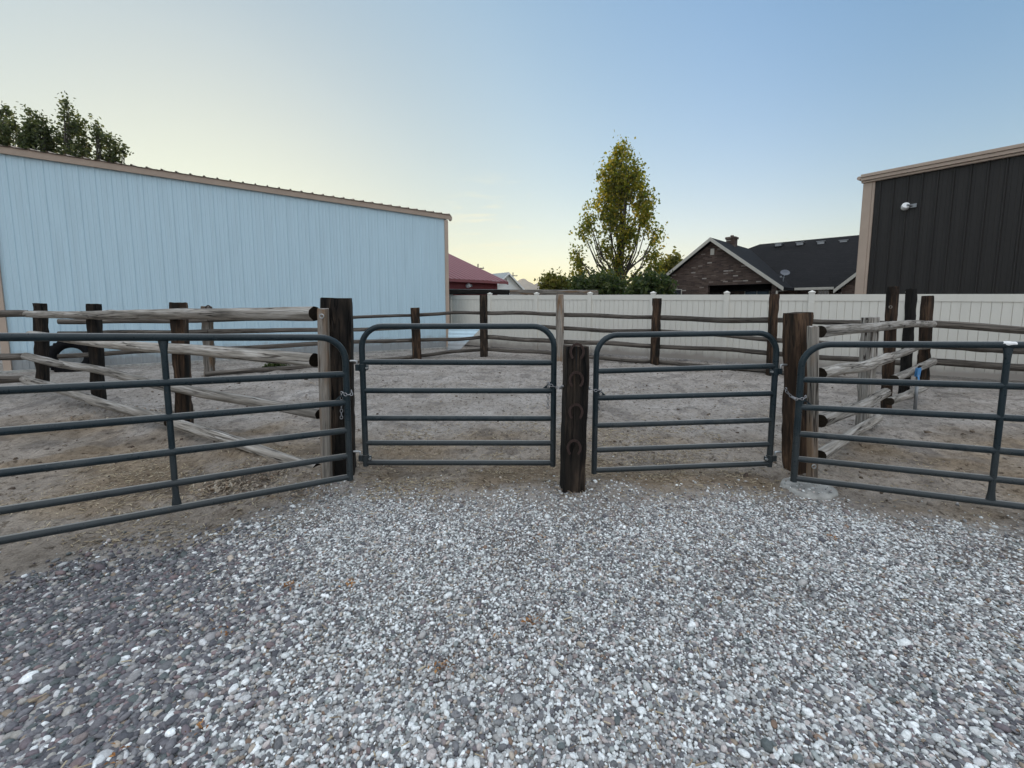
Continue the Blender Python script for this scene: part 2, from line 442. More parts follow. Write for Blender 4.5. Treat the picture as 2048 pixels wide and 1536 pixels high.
def groundmat():
    m, n, l, b = mat('pen_dirt')
    g = n.new('ShaderNodeNewGeometry'); at_ = n.new('ShaderNodeAttribute'); at_.attribute_name = 'col'
    t1 = noise(n, l, g.outputs['Position'], 1.1, 6, .65)
    t2 = noise(n, l, g.outputs['Position'], 14, 6, .7)
    t3 = noise(n, l, g.outputs['Position'], 90, 3, .6)
    c1 = ramp(n, l, t1.outputs['Fac'], [(.32, (.215, .19, .165)), (.5, (.29, .262, .235)), (.68, (.36, .332, .305))]).outputs['Color']
    c2 = ramp(n, l, t1.outputs['Fac'], [(.32, (.15, .115, .08)), (.5, (.225, .175, .125)), (.68, (.3, .24, .175))]).outputs['Color']
    sx = n.new('ShaderNodeSeparateColor'); l.new(at_.outputs['Color'], sx.inputs[0])
    c = mix(n, l, sx.outputs[0], c1, c2)
    d = ramp(n, l, t2.outputs['Fac'], [(.3, (.55, .52, .5)), (.5, (1, 1, 1)), (.72, (1.22, 1.22, 1.22))]).outputs['Color']
    c = mix(n, l, 1.0, c, d, 'MULTIPLY')
    d = ramp(n, l, t3.outputs['Fac'], [(.3, (.7, .7, .7)), (.6, (1.1, 1.1, 1.1))]).outputs['Color']
    c = mix(n, l, 1.0, c, d, 'MULTIPLY')
    t4 = noise(n, l, mapping(n, l, g.outputs['Position'], (1, .6, 1)), 21, 3, .6)
    d = ramp(n, l, t4.outputs['Fac'], [(.60, (1, 1, 1)), (.67, (.42, .4, .38))]).outputs['Color']
    c = mix(n, l, 1.0, c, d, 'MULTIPLY')
    c = mix(n, l, sx.outputs[1], c, (.06, .052, .05))
    c = mix(n, l, sx.outputs[2], c, (.14, .12, .06))
    l.new(c, b.inputs['Base Color']); setp(b, Roughness=.95); b.inputs['Specular IOR Level'].default_value = .15
    ad = n.new('ShaderNodeMath'); ad.operation = 'MULTIPLY_ADD'; ad.inputs[1].default_value = .35
    l.new(t3.outputs['Fac'], ad.inputs[0]); l.new(t2.outputs['Fac'], ad.inputs[2])
    bump(n, l, b, ad.outputs[0], .9, .03)
    return m
M['dirt'] = groundmat()
def attrmat(name, rough=.75, var=.25, scale=120, bs=.25):
    m, n, l, b = mat(name)
    a = n.new('ShaderNodeAttribute'); a.attribute_name = 'col'
    g = n.new('ShaderNodeNewGeometry')
    t = noise(n, l, g.outputs['Position'], scale, 4, .65)
    r = ramp(n, l, t.outputs['Fac'], [(.3, (1 - var,) * 3), (.7, (1 + var,) * 3)])
    c = mix(n, l, 1.0, a.outputs['Color'], r.outputs['Color'], 'MULTIPLY')
    l.new(c, b.inputs['Base Color']); setp(b, Roughness=rough); b.inputs['Specular IOR Level'].default_value = .3
    bump(n, l, b, t.outputs['Fac'], bs, .004)
    return m
M['pebble'] = attrmat('pebble_stone')
M['litter'] = attrmat('dry_litter', .85, .2, 60, .2)

# ------------------------------------------------------------------ ground, hills
GB = [(-300, 1290), (0, 1172), (130, 1122), (350, 1076), (560, 1015), (690, 988), (900, 1000), (1130, 990), (1300, 992), (1560, 992), (1680, 1008), (1800, 1042), (2048, 1072), (2500, 1110)]
gbp = [gp(a, b) for a, b in GB]
GBX = np.array([p.x for p in gbp]); GBY = np.array([p.y for p in gbp])
def gravel_in(x, y):                    # metres inside the edge of the gravel (positive = gravel)
    return np.interp(x, GBX, GBY) - y + (fbm(x * 2.2, y * 2.2, 5, 3) - .5) * .5
LD = [gp(690, 972), at(364, 800, 5.1), at(194, 800, 6.25), at(84, 700, 7.7)]      # left divider line
def seg_dist(x, y, a, b):
    dx, dy = b.x - a.x, b.y - a.y; L2 = dx * dx + dy * dy
    t = np.clip(((x - a.x) * dx + (y - a.y) * dy) / L2, 0, 1)
    return np.hypot(x - a.x - t * dx, y - a.y - t * dy), t
def berm(x, y):
    d = np.full(np.shape(x), 9.0)
    for a, b in zip(LD[:-1], LD[1:]):
        d = np.minimum(d, seg_dist(x, y, a, b)[0])
    return d
PB_ = [at(682, 900, 3.84), at(655, 900, 3.66), at(1592, 900, 3.9), at(1624, 900, 3.72), gp(1144, 979), at(1727, 873, 5.42), at(1770, 848, 6.12), gp(1807, 797), at(370, 857, 5.2), at(199, 824, 6.36),
       gp(834, 718), gp(968, 713), gp(1119, 722), gp(1309, 731), gp(1541, 750), gp(1845, 772)]
HX0, HY0, HS = -9.0, 2.4, .02
def hoof_field():
    rng = np.random.default_rng(33); W, Hh = int(18 / HS), int(12 / HS); f = np.zeros((Hh, W)); R = int(.16 / HS)
    yy, xx = np.mgrid[-R:R + 1, -R:R + 1] * HS
    for _ in range(1500):
        i, j = rng.integers(R, W - R - 1), rng.integers(R, Hh - R - 1); a = rng.uniform(0, 6.28); k = rng.uniform(.8, 1.15)
        u = (xx * math.cos(a) + yy * math.sin(a)) / k; v = (-xx * math.sin(a) + yy * math.cos(a)) / k
        r = np.hypot(u / .055, v / .065); dep = rng.uniform(.010, .03)
        f[j - R:j + R + 1, i - R:i + R + 1] += -dep * np.exp(-r ** 4) * (1 - .45 * np.exp(-((u + .02) ** 2 + v ** 2) / .0006)) + dep * .45 * np.exp(-((r - 1.35) / .28) ** 2)
    return f
HOOF = hoof_field()
def hoof_at(x, y):
    i = np.clip((np.asarray(x) - HX0) / HS, 0, HOOF.shape[1] - 2); j = np.clip((np.asarray(y) - HY0) / HS, 0, HOOF.shape[0] - 2)
    i0, j0 = i.astype(int), j.astype(int); a, b = i - i0, j - j0
    return (HOOF[j0, i0] * (1 - a) + HOOF[j0, i0 + 1] * a) * (1 - b) + (HOOF[j0 + 1, i0] * (1 - a) + HOOF[j0 + 1, i0 + 1] * a) * b
def gheight(x, y):
    gi = gravel_in(x, y)
    pen = sstep(.1, -.5, gi)
    z = (fbm(x * .45, y * .45, 31, 3) - .5) * .06
    lump = fbm(x * 4.5, y * 4.5, 41, 3); hoof = vn(x * 7.5, y * 7.5, 43)
    z = z + pen * ((lump - .5) * .06 + np.where(hoof > .62, -(hoof - .62) * .07, 0) + (fbm(x * 16, y * 16, 47, 2) - .5) * .02)
    near = sstep(20, 14, y)
    z = z * near
    z = z + np.exp(-(berm(x, y) / .3) ** 2) * .085 * pen
    z = z + hoof_at(x, y) * pen * near
    for p in PB_: z = z + .016 * np.exp(-((x - p.x) ** 2 + (y - p.y) ** 2) / .045)
    z = z - .012 * (1 - pen) + (1 - pen) * (fbm(x * 3, y * 3, 53, 2) - .5) * .03
    return z
def axis(lo, hi, step, far):
    a = np.arange(lo, hi + step / 2, step); out = []
    d = step
    x = hi
    while x < far: d *= 1.35; x += d; out.append(x)
    lo_s = []; d = step; x = lo
    while x > -far: d *= 1.35; x -= d; lo_s.append(x)
    return np.concatenate([lo_s[::-1], a, out])
gx = axis(-8.5, 8.5, .03, 6000); gy = axis(.4, 13.6, .03, 6000)
XX, YY = np.meshgrid(gx, gy)
ZZ = gheight(XX, YY)
nx, ny = len(gx), len(gy)
idx = np.arange(nx * ny).reshape(ny, nx)
Fq = np.stack([idx[:-1, :-1], idx[:-1, 1:], idx[1:, 1:], idx[1:, :-1]], -1).reshape(-1, 4)
gi = gravel_in(XX, YY)
straw = sstep(-.1, -.35, gi) * sstep(6.2, 4.4, YY + (fbm(XX * 1.3, YY * 1.3, 61, 3) - .5) * 2.4)
straw = np.maximum(straw * sstep(.25, .6, fbm(XX * 1.1, YY * 1.1, 67, 3)), straw * .45)
dark = sstep(.15, .6, gi) * .5
dark = np.maximum(dark, (fbm(XX * 3.1, YY * 3.1, 71, 3) > .66) * .35 * sstep(-.2, -.6, gi))
green = sstep(22, 30, YY) * .6
gc = np.stack([straw, dark, green], -1).reshape(-1, 3)
ground = np_mesh('ground', np.stack([XX, YY, ZZ], -1).reshape(-1, 3), Fq, M['dirt'], gc)
tag(ground, kind='structure')

def hills():
    px = [760, 900, 960, 1000, 1020, 1034, 1047, 1058, 1068, 1076, 1083, 1095, 1110, 1150, 1230, 1330, 1450]
    py = [585, 584, 576, 580, 570, 562, 556.5, 563, 569, 565, 563.5, 570, 566, 574, 572, 580, 590]
    D = 2600.0; V = []; Fs = []
    xs = np.linspace(px[0], px[-1], 160); ys = np.interp(xs, px, py) + (vn(xs * .25, xs * 0, 3) - .5) * 2.0
    rows = 14
    for j in range(rows):
        t = j / (rows - 1)
        for k, x in enumerate(xs):
            p = at(x, ys[k], D)
            rough_ = 1 + .28 * (float(vn(k * .35, j * .8, 9)) - .5) * math.sin(math.pi * t)
            V.append((p.x, p.y - (1 - t) * 900 + 0, max(-3, p.z * t * rough_)))
    n = len(xs)
    for j in range(rows - 1):
        for k in range(n - 1): Fs.append((j * n + k, j * n + k + 1, (j + 1) * n + k + 1, (j + 1) * n + k))
    o = np_mesh('hills', V, Fs, plain('dry_hills', (.2, .17, .13), .95, 0, .3, .01))
    tag(o, kind='structure')
    V = []; Fs = []; n = 60; m = 24       # unseen rise, added behind the white barn to block the low sun
    for i in range(n + 1):
        for j in range(m + 1):
            u, v = i / n, j / m
            a = math.radians(-50 + 35.5 * u); d = 80 + 90 * v
            e = min(1, 6 * u, 5 * (1 - u)) ; e = e * e * (3 - 2 * e)
            zz = 13.5 * math.sin(math.pi * min(1, v * 1.25 + .0)) ** .8 * e * (.92 + .16 * float(vn(i * .3, j * .5, 4))) if v < .8 else 0
            V.append((math.sin(a) * d, math.cos(a) * d, zz - .4))
    for i in range(n):
        for j in range(m): k = i * (m + 1) + j; Fs.append((k, k + m + 1, k + m + 2, k + 1))
    tag(np_mesh('sun_block_rise', V, Fs, plain('sun_block_scrub', (.12, .11, .07), .95, 0, .3, .2)), kind='structure')
hills()

# ------------------------------------------------------------------ logs and posts
def frame_z(p, q, spin=0.0):
    p, q = Vector(p), Vector(q); z = (q - p).normalized()
    r = Vector((1, 0, 0)) if abs(z.x) < .9 else Vector((0, 1, 0))
    x = (r - z * r.dot(z)).normalized(); y = z.cross(x)
    m = Matrix((x, y, z)).transposed().to_4x4(); m.translation = p
    return m @ Matrix.Rotation(spin, 4, 'Z'), (q - p).length
def log(name, p, q, r0, r1, mat_, parent, bend=.02, n=14, sd=None, rough_=.10):
    Mx, L = frame_z(p, q)
    sd = random.randrange(10000) if sd is None else sd
    rs = max(6, int(L / .07)); mb = MB(); V = []; Fs = []
    ph = random.uniform(0, 6.28); ph2 = random.uniform(0, 6.28)
    for i in range(rs + 1):
        t = i / rs; z = t * L; R = r0 + (r1 - r0) * t
        ox = bend * math.sin(t * math.pi * 1.0) * math.cos(ph) + bend * .45 * math.sin(t * math.pi * 3 + ph2) * math.sin(math.pi * t)
        oy = bend * math.sin(t * math.pi * 1.0) * math.sin(ph) + bend * .45 * math.cos(t * math.pi * 2.3 + ph) * math.sin(math.pi * t)
        for k in range(n):
            a = 2 * math.pi * k / n
            pv = lambda fk, fz, q: float(vn(k * fk + sd, z * fz, q)) * (1 - k / n) + float(vn((k - n) * fk + sd, z * fz, q)) * (k / n)
            w = 1 + rough_ * 2.0 * (pv(.8, 2.6, sd) - .5) + rough_ * 1.5 * (pv(.35, 1.0, sd + 3) - .5)
            kn = pv(.5, 2.6, sd + 8)
            if kn > .8: w += (kn - .8) * 1.1
            if t < .02 or t > .98: w *= .97
            V.append((ox + R * w * math.cos(a), oy + R * w * math.sin(a), z))
    for i in range(rs):
        for k in range(n):
            Fs.append((i * n + k, i * n + (k + 1) % n, (i + 1) * n + (k + 1) % n, (i + 1) * n + k))
    mb.add(V, Fs)
    o = len(V)
    mb.f.append(tuple(range(n))[::-1]); mb.m.append(1)
    mb.f.append(tuple(rs * n + k for k in range(n))); mb.m.append(1)
    return mb.build(name, [mat_, M['end']], parent, Mx, True, 50)
def post(name, base, top, w, d, mat_, parent, spin=0.0, sink=.12, n_edge=5, chip=.012, end=None, round_=.12):
    base, top = Vector(base), Vector(top); dr = (top - base).normalized()
    Mx, L = frame_z(base - dr * sink, top, spin); sd = random.randrange(10000)
    pts = []
    chip *= min(1, w / .23)
    hw, hd = w / 2, d / 2
    for sx_, sy_, ex, ey in ((-1, -1, 1, -1), (1, -1, 1, 1), (1, 1, -1, 1), (-1, 1, -1, -1)):
        for k in range(n_edge):
            t = k / n_edge
            pts.append(((sx_ + (ex - sx_) * t) * hw, (sy_ + (ey - sy_) * t) * hd))
    P = np.array(pts)
    corner = np.abs(P[:, 0] / hw) * np.abs(P[:, 1] / hd)
    P = P * (1 - round_ * .35 * (corner[:, None] ** 4))
    n = len(P); rs = max(8, int(L / .045)); mb = MB(); V = []; Fs = []
    for i in range(rs + 1):
        z = L * i / rs
        for k in range(n):
            c = corner[k] ** 3
            a = (float(vn(k * .9 + sd, z * 11, sd)) - .5) * 2 * chip * .4
            e = max(0, float(vn((k // n_edge) * 5 + sd, z * 6, sd + 5)) - .5) * chip * 3.2 * c
            s = 1 - (a + e) / min(hw, hd)
            if i == rs: s *= .97
            zz = z - (float(vn(k * .6, sd * .1, sd + 2)) * .012 if i == rs else 0)
            V.append((P[k, 0] * s, P[k, 1] * s, zz))
    for i in range(rs):
        for k in range(n):
            Fs.append((i * n + k, i * n + (k + 1) % n, (i + 1) * n + (k + 1) % n, (i + 1) * n + k))
    mb.add(V, Fs)
    mb.f.append(tuple(rs * n + k for k in range(n))); mb.m.append(1)
    return mb.build(name, [mat_, end or M['end_tie']], parent, Mx, True, 35)

def wfit(px, Y, spin, Wpx):
    x = (px - PX) / F * Y; xs = []
    for i in (-.5, .5):
        for j in (-.5, .5):
            a = x + i * math.cos(spin) - j * math.sin(spin); b = Y + i * math.sin(spin) + j * math.cos(spin)
            xs.append((x + (a - x) * .1) / (Y + (b - Y) * .1))
    return .1 * Wpx / ((max(xs) - min(xs)) * F)
def ppost(name, bpx, tpx, w, mat_, parent, spin=0.0, d=None, Y=None, **k):
    """post from its base pixel (on the ground) to its top pixel, at one distance"""
    b = gp(*bpx) if Y is None else at(bpx[0], bpx[1], Y)
    t = at(tpx[0], tpx[1], b.y)
    if w > 5: w = wfit(bpx[0], b.y, spin, w)
    return post(name, b, t, w, d or w, mat_, parent, spin, **k), b, t

def ring(o_parent, c, nrm, r, t, mat_, name):
    mb = MB(); nrm = Vector(nrm).normalized()
    a = nrm.cross(Vector((0, 0, 1))).normalized(); b = a.cross(nrm)
    mb.tube([Vector(c) + (a * math.cos(k * math.pi / 8) + b * math.sin(k * math.pi / 8)) * r for k in range(16)], t, 8, closed=True)
    return mb.build(name, mat_, o_parent, Matrix(), True)
def horseshoe(parent, c, ax, up, out, w=.125, h=.15, name='horseshoe', gap=.62):
    """open end down; a flat curved bar lying on a post face"""
    mb = MB(); c, ax, up, out = Vector(c), Vector(ax).normalized(), Vector(up).normalized(), Vector(out).normalized()
    pts = []
    for k in range(25):
        a = math.radians(-52 + (180 + 104) * k / 24)
        x = math.cos(a) * w / 2 * (1.0 if math.sin(a) > -.2 else .97); y = math.sin(a) * h / 2
        pts.append((x, y))
    bw, bt = .020, .012; V = []; Fs = []
    for k, (x, y) in enumerate(pts):
        nx_, ny_ = x / (w / 2), y / (h / 2); L = math.hypot(nx_, ny_); nx_, ny_ = nx_ / L, ny_ / L
        for s_, o_ in ((0, 0), (0, bt), (1, bt), (1, 0)):
            V.append(c + ax * (x - nx_ * bw * s_) + up * (y - ny_ * bw * s_) + out * (o_ - .002))
    for k in range(len(pts) - 1):
        for j in range(4): Fs.append((4 * k + j, 4 * k + (j + 1) % 4, 4 * k + 4 + (j + 1) % 4, 4 * k + 4 + j))
    Fs += [(3, 2, 1, 0), tuple(4 * (len(pts) - 1) + j for j in range(4))]
    mb.add(V, Fs)
    return mb.build(name, M['rust'], parent, Matrix())

FG = 'weathered log rail fences of the corral'
# ---- left divider fence
fl = empty('log_rail_fence', LD[0], 0, 'pale weathered log fence running back from the tall tie post left of the gates', 'log fence', FG)
tieL, tLb, tLt = ppost('post', (682, 970), (673, 595), 68, M['tie'], fl, .3, Y=3.84, sink=.2)
tieL['label'] = 'tall dark railway tie with a pale split post beside it'
o, b, t = ppost('post', (655, 986), (646, 616), 26, M['grey_post'], fl, .12, chip=.008, end=M['log'], Y=3.66, sink=.2)
o['label'] = 'pale grey split post bolted in front of the dark tie'
bp = at(643.5, 632.5, b.y - .066)
rg = ring(o, bp, (0, -1, 0), .017, .005, M['steel'], 'bolt_washer')
PW[rg.name] = Matrix()
Y3 = 3.95
p3, b3, t3 = ppost('post', (370, 857), (357, 604), 39, M['tie_brown'], fl, .25, Y=5.2, sink=.45)
p4, b4, t4 = ppost('post', (199, 824), (187, 607), 34, M['tie'], fl, .2, Y=6.36, sink=.4)
p5, b5, t5 = ppost('post', (87, 768), (80, 606), 34, M['tie'], fl, .15, Y=7.9, sink=.4)
yend = 7.65
def rail(parent, pts, r0, r1, m_='log', name='rail', bend=.02, n=14):
    return log(name, at(*pts[0]), at(*pts[1]), r0, r1, M[m_], parent, bend, n)
rail(fl, ((630, 627, 3.82), (54, 628, yend - .3)), .066, .058, bend=.025)
rail(fl, ((630, 720, 3.84), (60, 668, yend - .3)), .066, .056, bend=.035)
rail(fl, ((638, 829, 3.86), (345, 774, 4.98)), .045, .058, bend=.02)
rail(fl, ((352, 777, 4.96), (52, 712, yend - .28)), .052, .066, bend=.04)
rail(fl, ((634, 937, 3.88), (345, 845, 5.0)), .05, .06, bend=.02)
rail(fl, ((338, 843, 5.05), (50, 759, yend - .28)), .06, .075, bend=.03)
for (y0, y1) in ((627, 630), (713, 722), (758, 768)):
    rail(fl, ((56, y0, yend - .2), (-230, y1, yend - 1.0)), .06, .065, 'log_dark', bend=.03)

# ---- back fence in front of the white barn
fb = empty('log_rail_fence', gp(830, 718), 0, 'thin dark rail fence standing along the white metal barn', 'log fence', FG)
q0, c0, _ = ppost('post', (420, 753), (413, 612), 26, M['grey_post'], fb, .2, end=M['log'])
q0['label'] = 'pale grey post with a horseshoe at its top'
hs = horseshoe(q0, at(417, 617, c0.y - .16), (1, 0, 0), (0, 0, 1), (0, -1, 0), .13, .15)
q1, c1, _ = ppost('post', (834, 718), (830, 615), 19, M['tie_brown'], fb, .3)
q2, c2, _ = ppost('post', (968, 713.5), (967, 590), 16, M['tie'], fb, .1)
def railrow(parent, xs, ysl, Ys, r=.048, m_='log_dark', bend=.03):
    for row in ysl:
        for i in range(len(xs) - 1):
            if row[i] is None or row[i + 1] is None: continue
            dy = 5.0 if i % 2 else -1.0
            k = random.uniform(.9, 1.12)
            rail(parent, ((xs[i] - 3, row[i], Ys[i]), (xs[i + 1] + 3, row[i + 1], Ys[i + 1])), r * k, r * k * random.uniform(.85, 1.1), m_, bend=bend, n=10)
Yb = [c0.y - 1.1, c0.y - .18, c1.y + .16, c2.y + .12]
railrow(fb, [120, 413, 832, 967], [[643, 640, 630.5, 626], [668, 663, 655, 651], [713, 700, 680, 674], [None, 748, 713, 699]], Yb, .055)
# ---- back fence in front of the vinyl fence
fv = empty('log_rail_fence', gp(1310, 731), 0, 'dark rail fence standing in front of the cream vinyl fence', 'log fence', FG)
w1, d1, _ = ppost('post', (1119, 722), (1120, 588), 17, M['grey_post'], fv, .15, end=M['log'])
w1['label'] = 'pale grey weathered post as high as the vinyl fence'
w2, d2, _ = ppost('post', (1309, 731), (1314, 596), 20, M['tie_brown'], fv, .2)
w3, d3, _ = ppost('post', (1541, 750), (1549, 588), 22, M['tie_brown'], fv, .2)
Yv = [c2.y + .12, d1.y + .14, d2.y + .14, d3.y + .14]
railrow(fv, [967, 1119, 1310, 1545], [[626, 629, 634.5, 640], [651, 656, 662, 680], [673, 683, 693, 707], [698, 708, 724, 743]], Yv, .062)
YR = 8.6
railrow(fv, [1545, 1800], [[640, 648], [680, 688], [707, 726], [743, 766]], [Yv[-1], YR - .1], .058)
# ---- right divider fence
fr = empty('log_rail_fence', gp(1592, 968), 0, 'mossy grey log fence running back from the tie post right of the gates', 'log fence', FG)
tieR, rb, rt = ppost('post', (1592, 969), (1596, 624), 65, M['tie_brown'], fr, .32, Y=3.9, sink=.2)
tieR['label'] = 'tall brown and black tie post with a round knot near its top'
o, sb, st_ = ppost('post', (1624, 979), (1626, 651), 26, M['grey_post'], fr, .1, chip=.007, end=M['log'], Y=3.72, sink=.2)
o['label'] = 'pale grey split post in front of the brown tie'
rg = ring(o, at(1628, 933, sb.y - .066), (0, -1, 0), .017, .005, M['steel'], 'bolt_washer')
e1, eb1, _ = ppost('post', (1727, 873), (1741, 634), 40, M['log'], fr, .25, chip=.012, end=M['log'], Y=5.42, sink=.3)
e1['label'] = 'pale bleached square post of the divider'
e2, eb2, _ = ppost('post', (1770, 848), (1786, 572), 27, M['tie_brown'], fr, .15, Y=6.12, sink=.3)
e2['label'] = 'tall brown square post with a pale knot'
ring(e2, at(1781, 614, eb2.y - .1), (0, -1, 0), .02, .005, M['log'], 'knot')
e3, eb3, _ = ppost('post', (1807, 797), (1824, 577), 26, M['tie_black'], fr, .1)
e3['label'] = 'tall nearly black post'
e4, eb4, _ = ppost('post', (1845, 772), (1855, 591), 29, M['tie_brown'], fr, .2)
YE = eb4.y - .2
rail(fr, ((1640, 663, 3.88), (1868, 648, YE)), .054, .06, 'log', bend=.02)
rail(fr, ((1640, 747, 3.9), (1778, 715, 5.72)), .056, .07, 'log', bend=.03)
rail(fr, ((1770, 717, 5.62), (1862, 690, YE)), .052, .062, 'log', bend=.03)
rail(fr, ((1640, 842, 3.9), (1772, 784, 5.72)), .068, .058, 'log', bend=.03)
rail(fr, ((1788, 757, 5.9), (1866, 722, YE)), .05, .07, 'log', bend=.02)
rail(fr, ((1780, 803, 5.9), (1850, 772, 7.2)), .055, .07, 'log', bend=.02)
rail(fr, ((1640, 911, 3.92), (1757, 836, 5.5)), .055, .052, 'log', bend=.02)
# ---- right pen fence going out of the frame
fp = empty('log_rail_fence', gp(1990, 790), 0, 'grey rail fence leaving the picture behind the right gate', 'log fence', FG)
for (y0, y1) in ((648, 658), (691, 702), (723, 738)):
    rail(fp, ((1862, y0, eb4.y - .25), (2330, y1 + (y1 - y0) * 1.6, eb4.y - 1.2)), .068, .07, 'log_dark', bend=.03)
ppost('post', (2335, 800), (2360, 590), .25, M['tie_brown'], fp, .2)

# ---- centre gate post
cp = empty('gate_post', gp(1144, 978), 0, 'short dark railway tie between the two small gates with rusty horseshoes', 'gate post')
cpo, cb, ct = ppost('tie', (1144, 979), (1153, 690), 56, M['tie'], cp, .06, chip=.009)
mb = MB(); q_ = at(1153, 694, cb.y - .108)     # the drying split down from the top of the post
mb.prism([(q_.x - .006, q_.y, q_.z + .004), (q_.x + .006, q_.y, q_.z + .004), (q_.x + .0075, q_.y, q_.z - .07), (q_.x + .004, q_.y, q_.z - .16), (q_.x + .001, q_.y + .004, q_.z - .30), (q_.x - .003, q_.y, q_.z - .15)], (0, .012, 0))
mb.build('split', M['black'], cpo, Matrix())
ax = Vector((1, -.05, 0)); fy = cb.y - .122
for (x, y) in ((1154, 704), (1152.5, 760), (1151.5, 824), (1148, 896)):
    k = (y - 690) / 289
    horseshoe(cpo, at(x, y, fy - .004), ax, (0, 0, 1), (0, -1, 0), .125, .15)

# ------------------------------------------------------------------ gates
PR = .0262
def gate(root, P0, P1, z0, z1, round0, round1, L, braces, rad=.19, skip_end=False):
    """P0,P1: plan points of the two uprights; z0,z1: rail heights (top first) at them"""
    P0, P1 = Vector((P0[0], P0[1])), Vector((P1[0], P1[1])); d = (P1 - P0); LL = d.length; d /= LL
    def pt(s, i, extra=0): 
        k = s / LL
        return Vector((P0.x + d.x * s, P0.y + d.y * s, z0[i] + (z1[i] - z0[i]) * k + extra))
    path = []
    b = .03
    path.append(pt(0, 5, -b))
    if round0:
        for k in range(9):
            a = math.pi / 2 * k / 8
            path.append(pt(rad * (1 - math.cos(a)), 0, -rad * (1 - math.sin(a))))
    else: path.append(pt(0, 0, 0))
    if round1:
        for k in range(9):
            a = math.pi / 2 * k / 8
            path.append(pt(L - rad * (1 - math.sin(a)), 0, -rad * (1 - math.cos(a))))
    else: path.append(pt(L, 0, 0))
    path.append(pt(L, 5, -b))
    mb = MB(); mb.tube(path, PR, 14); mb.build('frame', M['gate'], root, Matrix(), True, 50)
    for i in range(1, 6):
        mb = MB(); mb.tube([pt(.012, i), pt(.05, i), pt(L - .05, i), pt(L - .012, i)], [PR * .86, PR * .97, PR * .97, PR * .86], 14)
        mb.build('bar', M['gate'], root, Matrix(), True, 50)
    for s in braces:
        mb = MB(); nrm = Vector((-d.y, d.x, 0))
        V = []; Fs = []; N = 26
        for j in range(N + 1):
            t = j / N; p = pt(s, 0).lerp(pt(s, 5), t)
            e = math.exp(-((min(t, 1 - t)) / .045) ** 2)
            w = .019 + .014 * e; th = .019 - .008 * e
            for k in range(12):
                a = 2 * math.pi * k / 12
                V.append(p + Vector((d.x, d.y, 0)) * (w * math.cos(a)) + nrm * (th * math.sin(a) - .006))
        for j in range(N):
            for k in range(12): Fs.append((j * 12 + k, j * 12 + (k + 1) % 12, (j + 1) * 12 + (k + 1) % 12, (j + 1) * 12 + k))
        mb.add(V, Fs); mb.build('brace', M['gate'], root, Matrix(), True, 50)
    return pt, d
def latch_plate(root, pt, d, s, sgn, i=2, z=.085, w=.10):
    """triangular plate with a hole, welded in the corner above bar i"""
    nrm = Vector((-d.y, d.x, 0)) * .004; dd = Vector((d.x, d.y, 0)) * sgn
    a = pt(s, i, .012) + dd * .012
    A, B, C = a, a + dd * w, a + Vector((0, 0, z))
    mid = (A + B + C) / 3; n = 24; V = []; Fs = []
    outer = []
    for k in range(n):
        t = k / n * 3; e = int(t); f = t - e
        P = [A, B, C]; outer.append(P[e].lerp(P[(e + 1) % 3], f))
    inner = [mid + (q - mid).normalized() * .014 for q in outer]
    for s_ in (-1, 1):
        V += [p + nrm * s_ for p in outer] + [p + nrm * s_ for p in inner]
    for k in range(n):
        k2 = (k + 1) % n
        Fs += [(k, k2, n + k2, n + k), (2 * n + k, 3 * n + k, 3 * n + k2, 2 * n + k2), (k, 2 * n + k, 2 * n + k2, k2), (n + k, n + k2, 3 * n + k2, 3 * n + k)]
    mb = MB(); mb.add(V, Fs); mb.build('latch_plate', M['gate'], root, Matrix())
    return A, B, C
def hinge(root, pt, d, s, zoff, i, sgn, reach=.11):
    mb = MB(); c = pt(s, i, zoff); dd = Vector((d.x, d.y, 0)) * sgn
    mb.tube([c + Vector((0, 0, -.033)), c + Vector((0, 0, .033))], PR + .006, 14)
    mb.bar(c, c + dd * .062, .03, .055); mb.bar(c, c - dd * .05, .024, .04)
    h = mb.build('hinge', M['gate'], root, Matrix(), True, 40)
    mb = MB(); nr = Vector((d.y, -d.x, 0))
    if nr.y > 0: nr = -nr
    mb.tube([c - dd * .045 + nr * .012, c - dd * .045 + nr * .03], .011, 10)
    mb.build('bolt', M['steel'], h, Matrix(), True, 40)
    mb = MB(); mb.tube([c + dd * .05 + Vector((0, 0, .03)), c + dd * .05 + Vector((0, 0, .055)), c + dd * .065 + Vector((0, 0, .06)), c + dd * reach + Vector((0, 0, .06))], .010, 8)
    mb.build('hinge_pin', M['steel'], h, Matrix(), True, 40)

GG = 'tubular pipe gates of the corral'
def zs(px, pys, Y): return [at(px, y, Y).z for y in pys]
# left long gate
YA, YBm = 3.43, 2.38
PA, PB = at(694, 800, YA), at(0, 800, YBm)
g1 = empty('pipe_gate', gp(345, 1040), 0, 'long dark pipe gate with a vertical brace, left of the pale split post', 'gate', GG)
zA = zs(692, (675, 748, 804.5, 860, 911, 953), YA); zB = zs(0, (674, 781, 862.5, 944, 1017, 1075), YBm)
s_br = 0
for k in range(400):                    # where the brace pixel column meets the gate line
    s = k * .01; f = s / (PB - PA).length
    p = PA.lerp(PB, f)
    if PX + F * p.x / (p.y * CT - (p.z - H) * ST) <= 340: s_br = s; break
pt1, dd1 = gate(g1, PA, PB, zA, zB, True, False, 3.66, [s_br, s_br * 2])
latch_plate(g1, pt1, dd1, 0, 1)
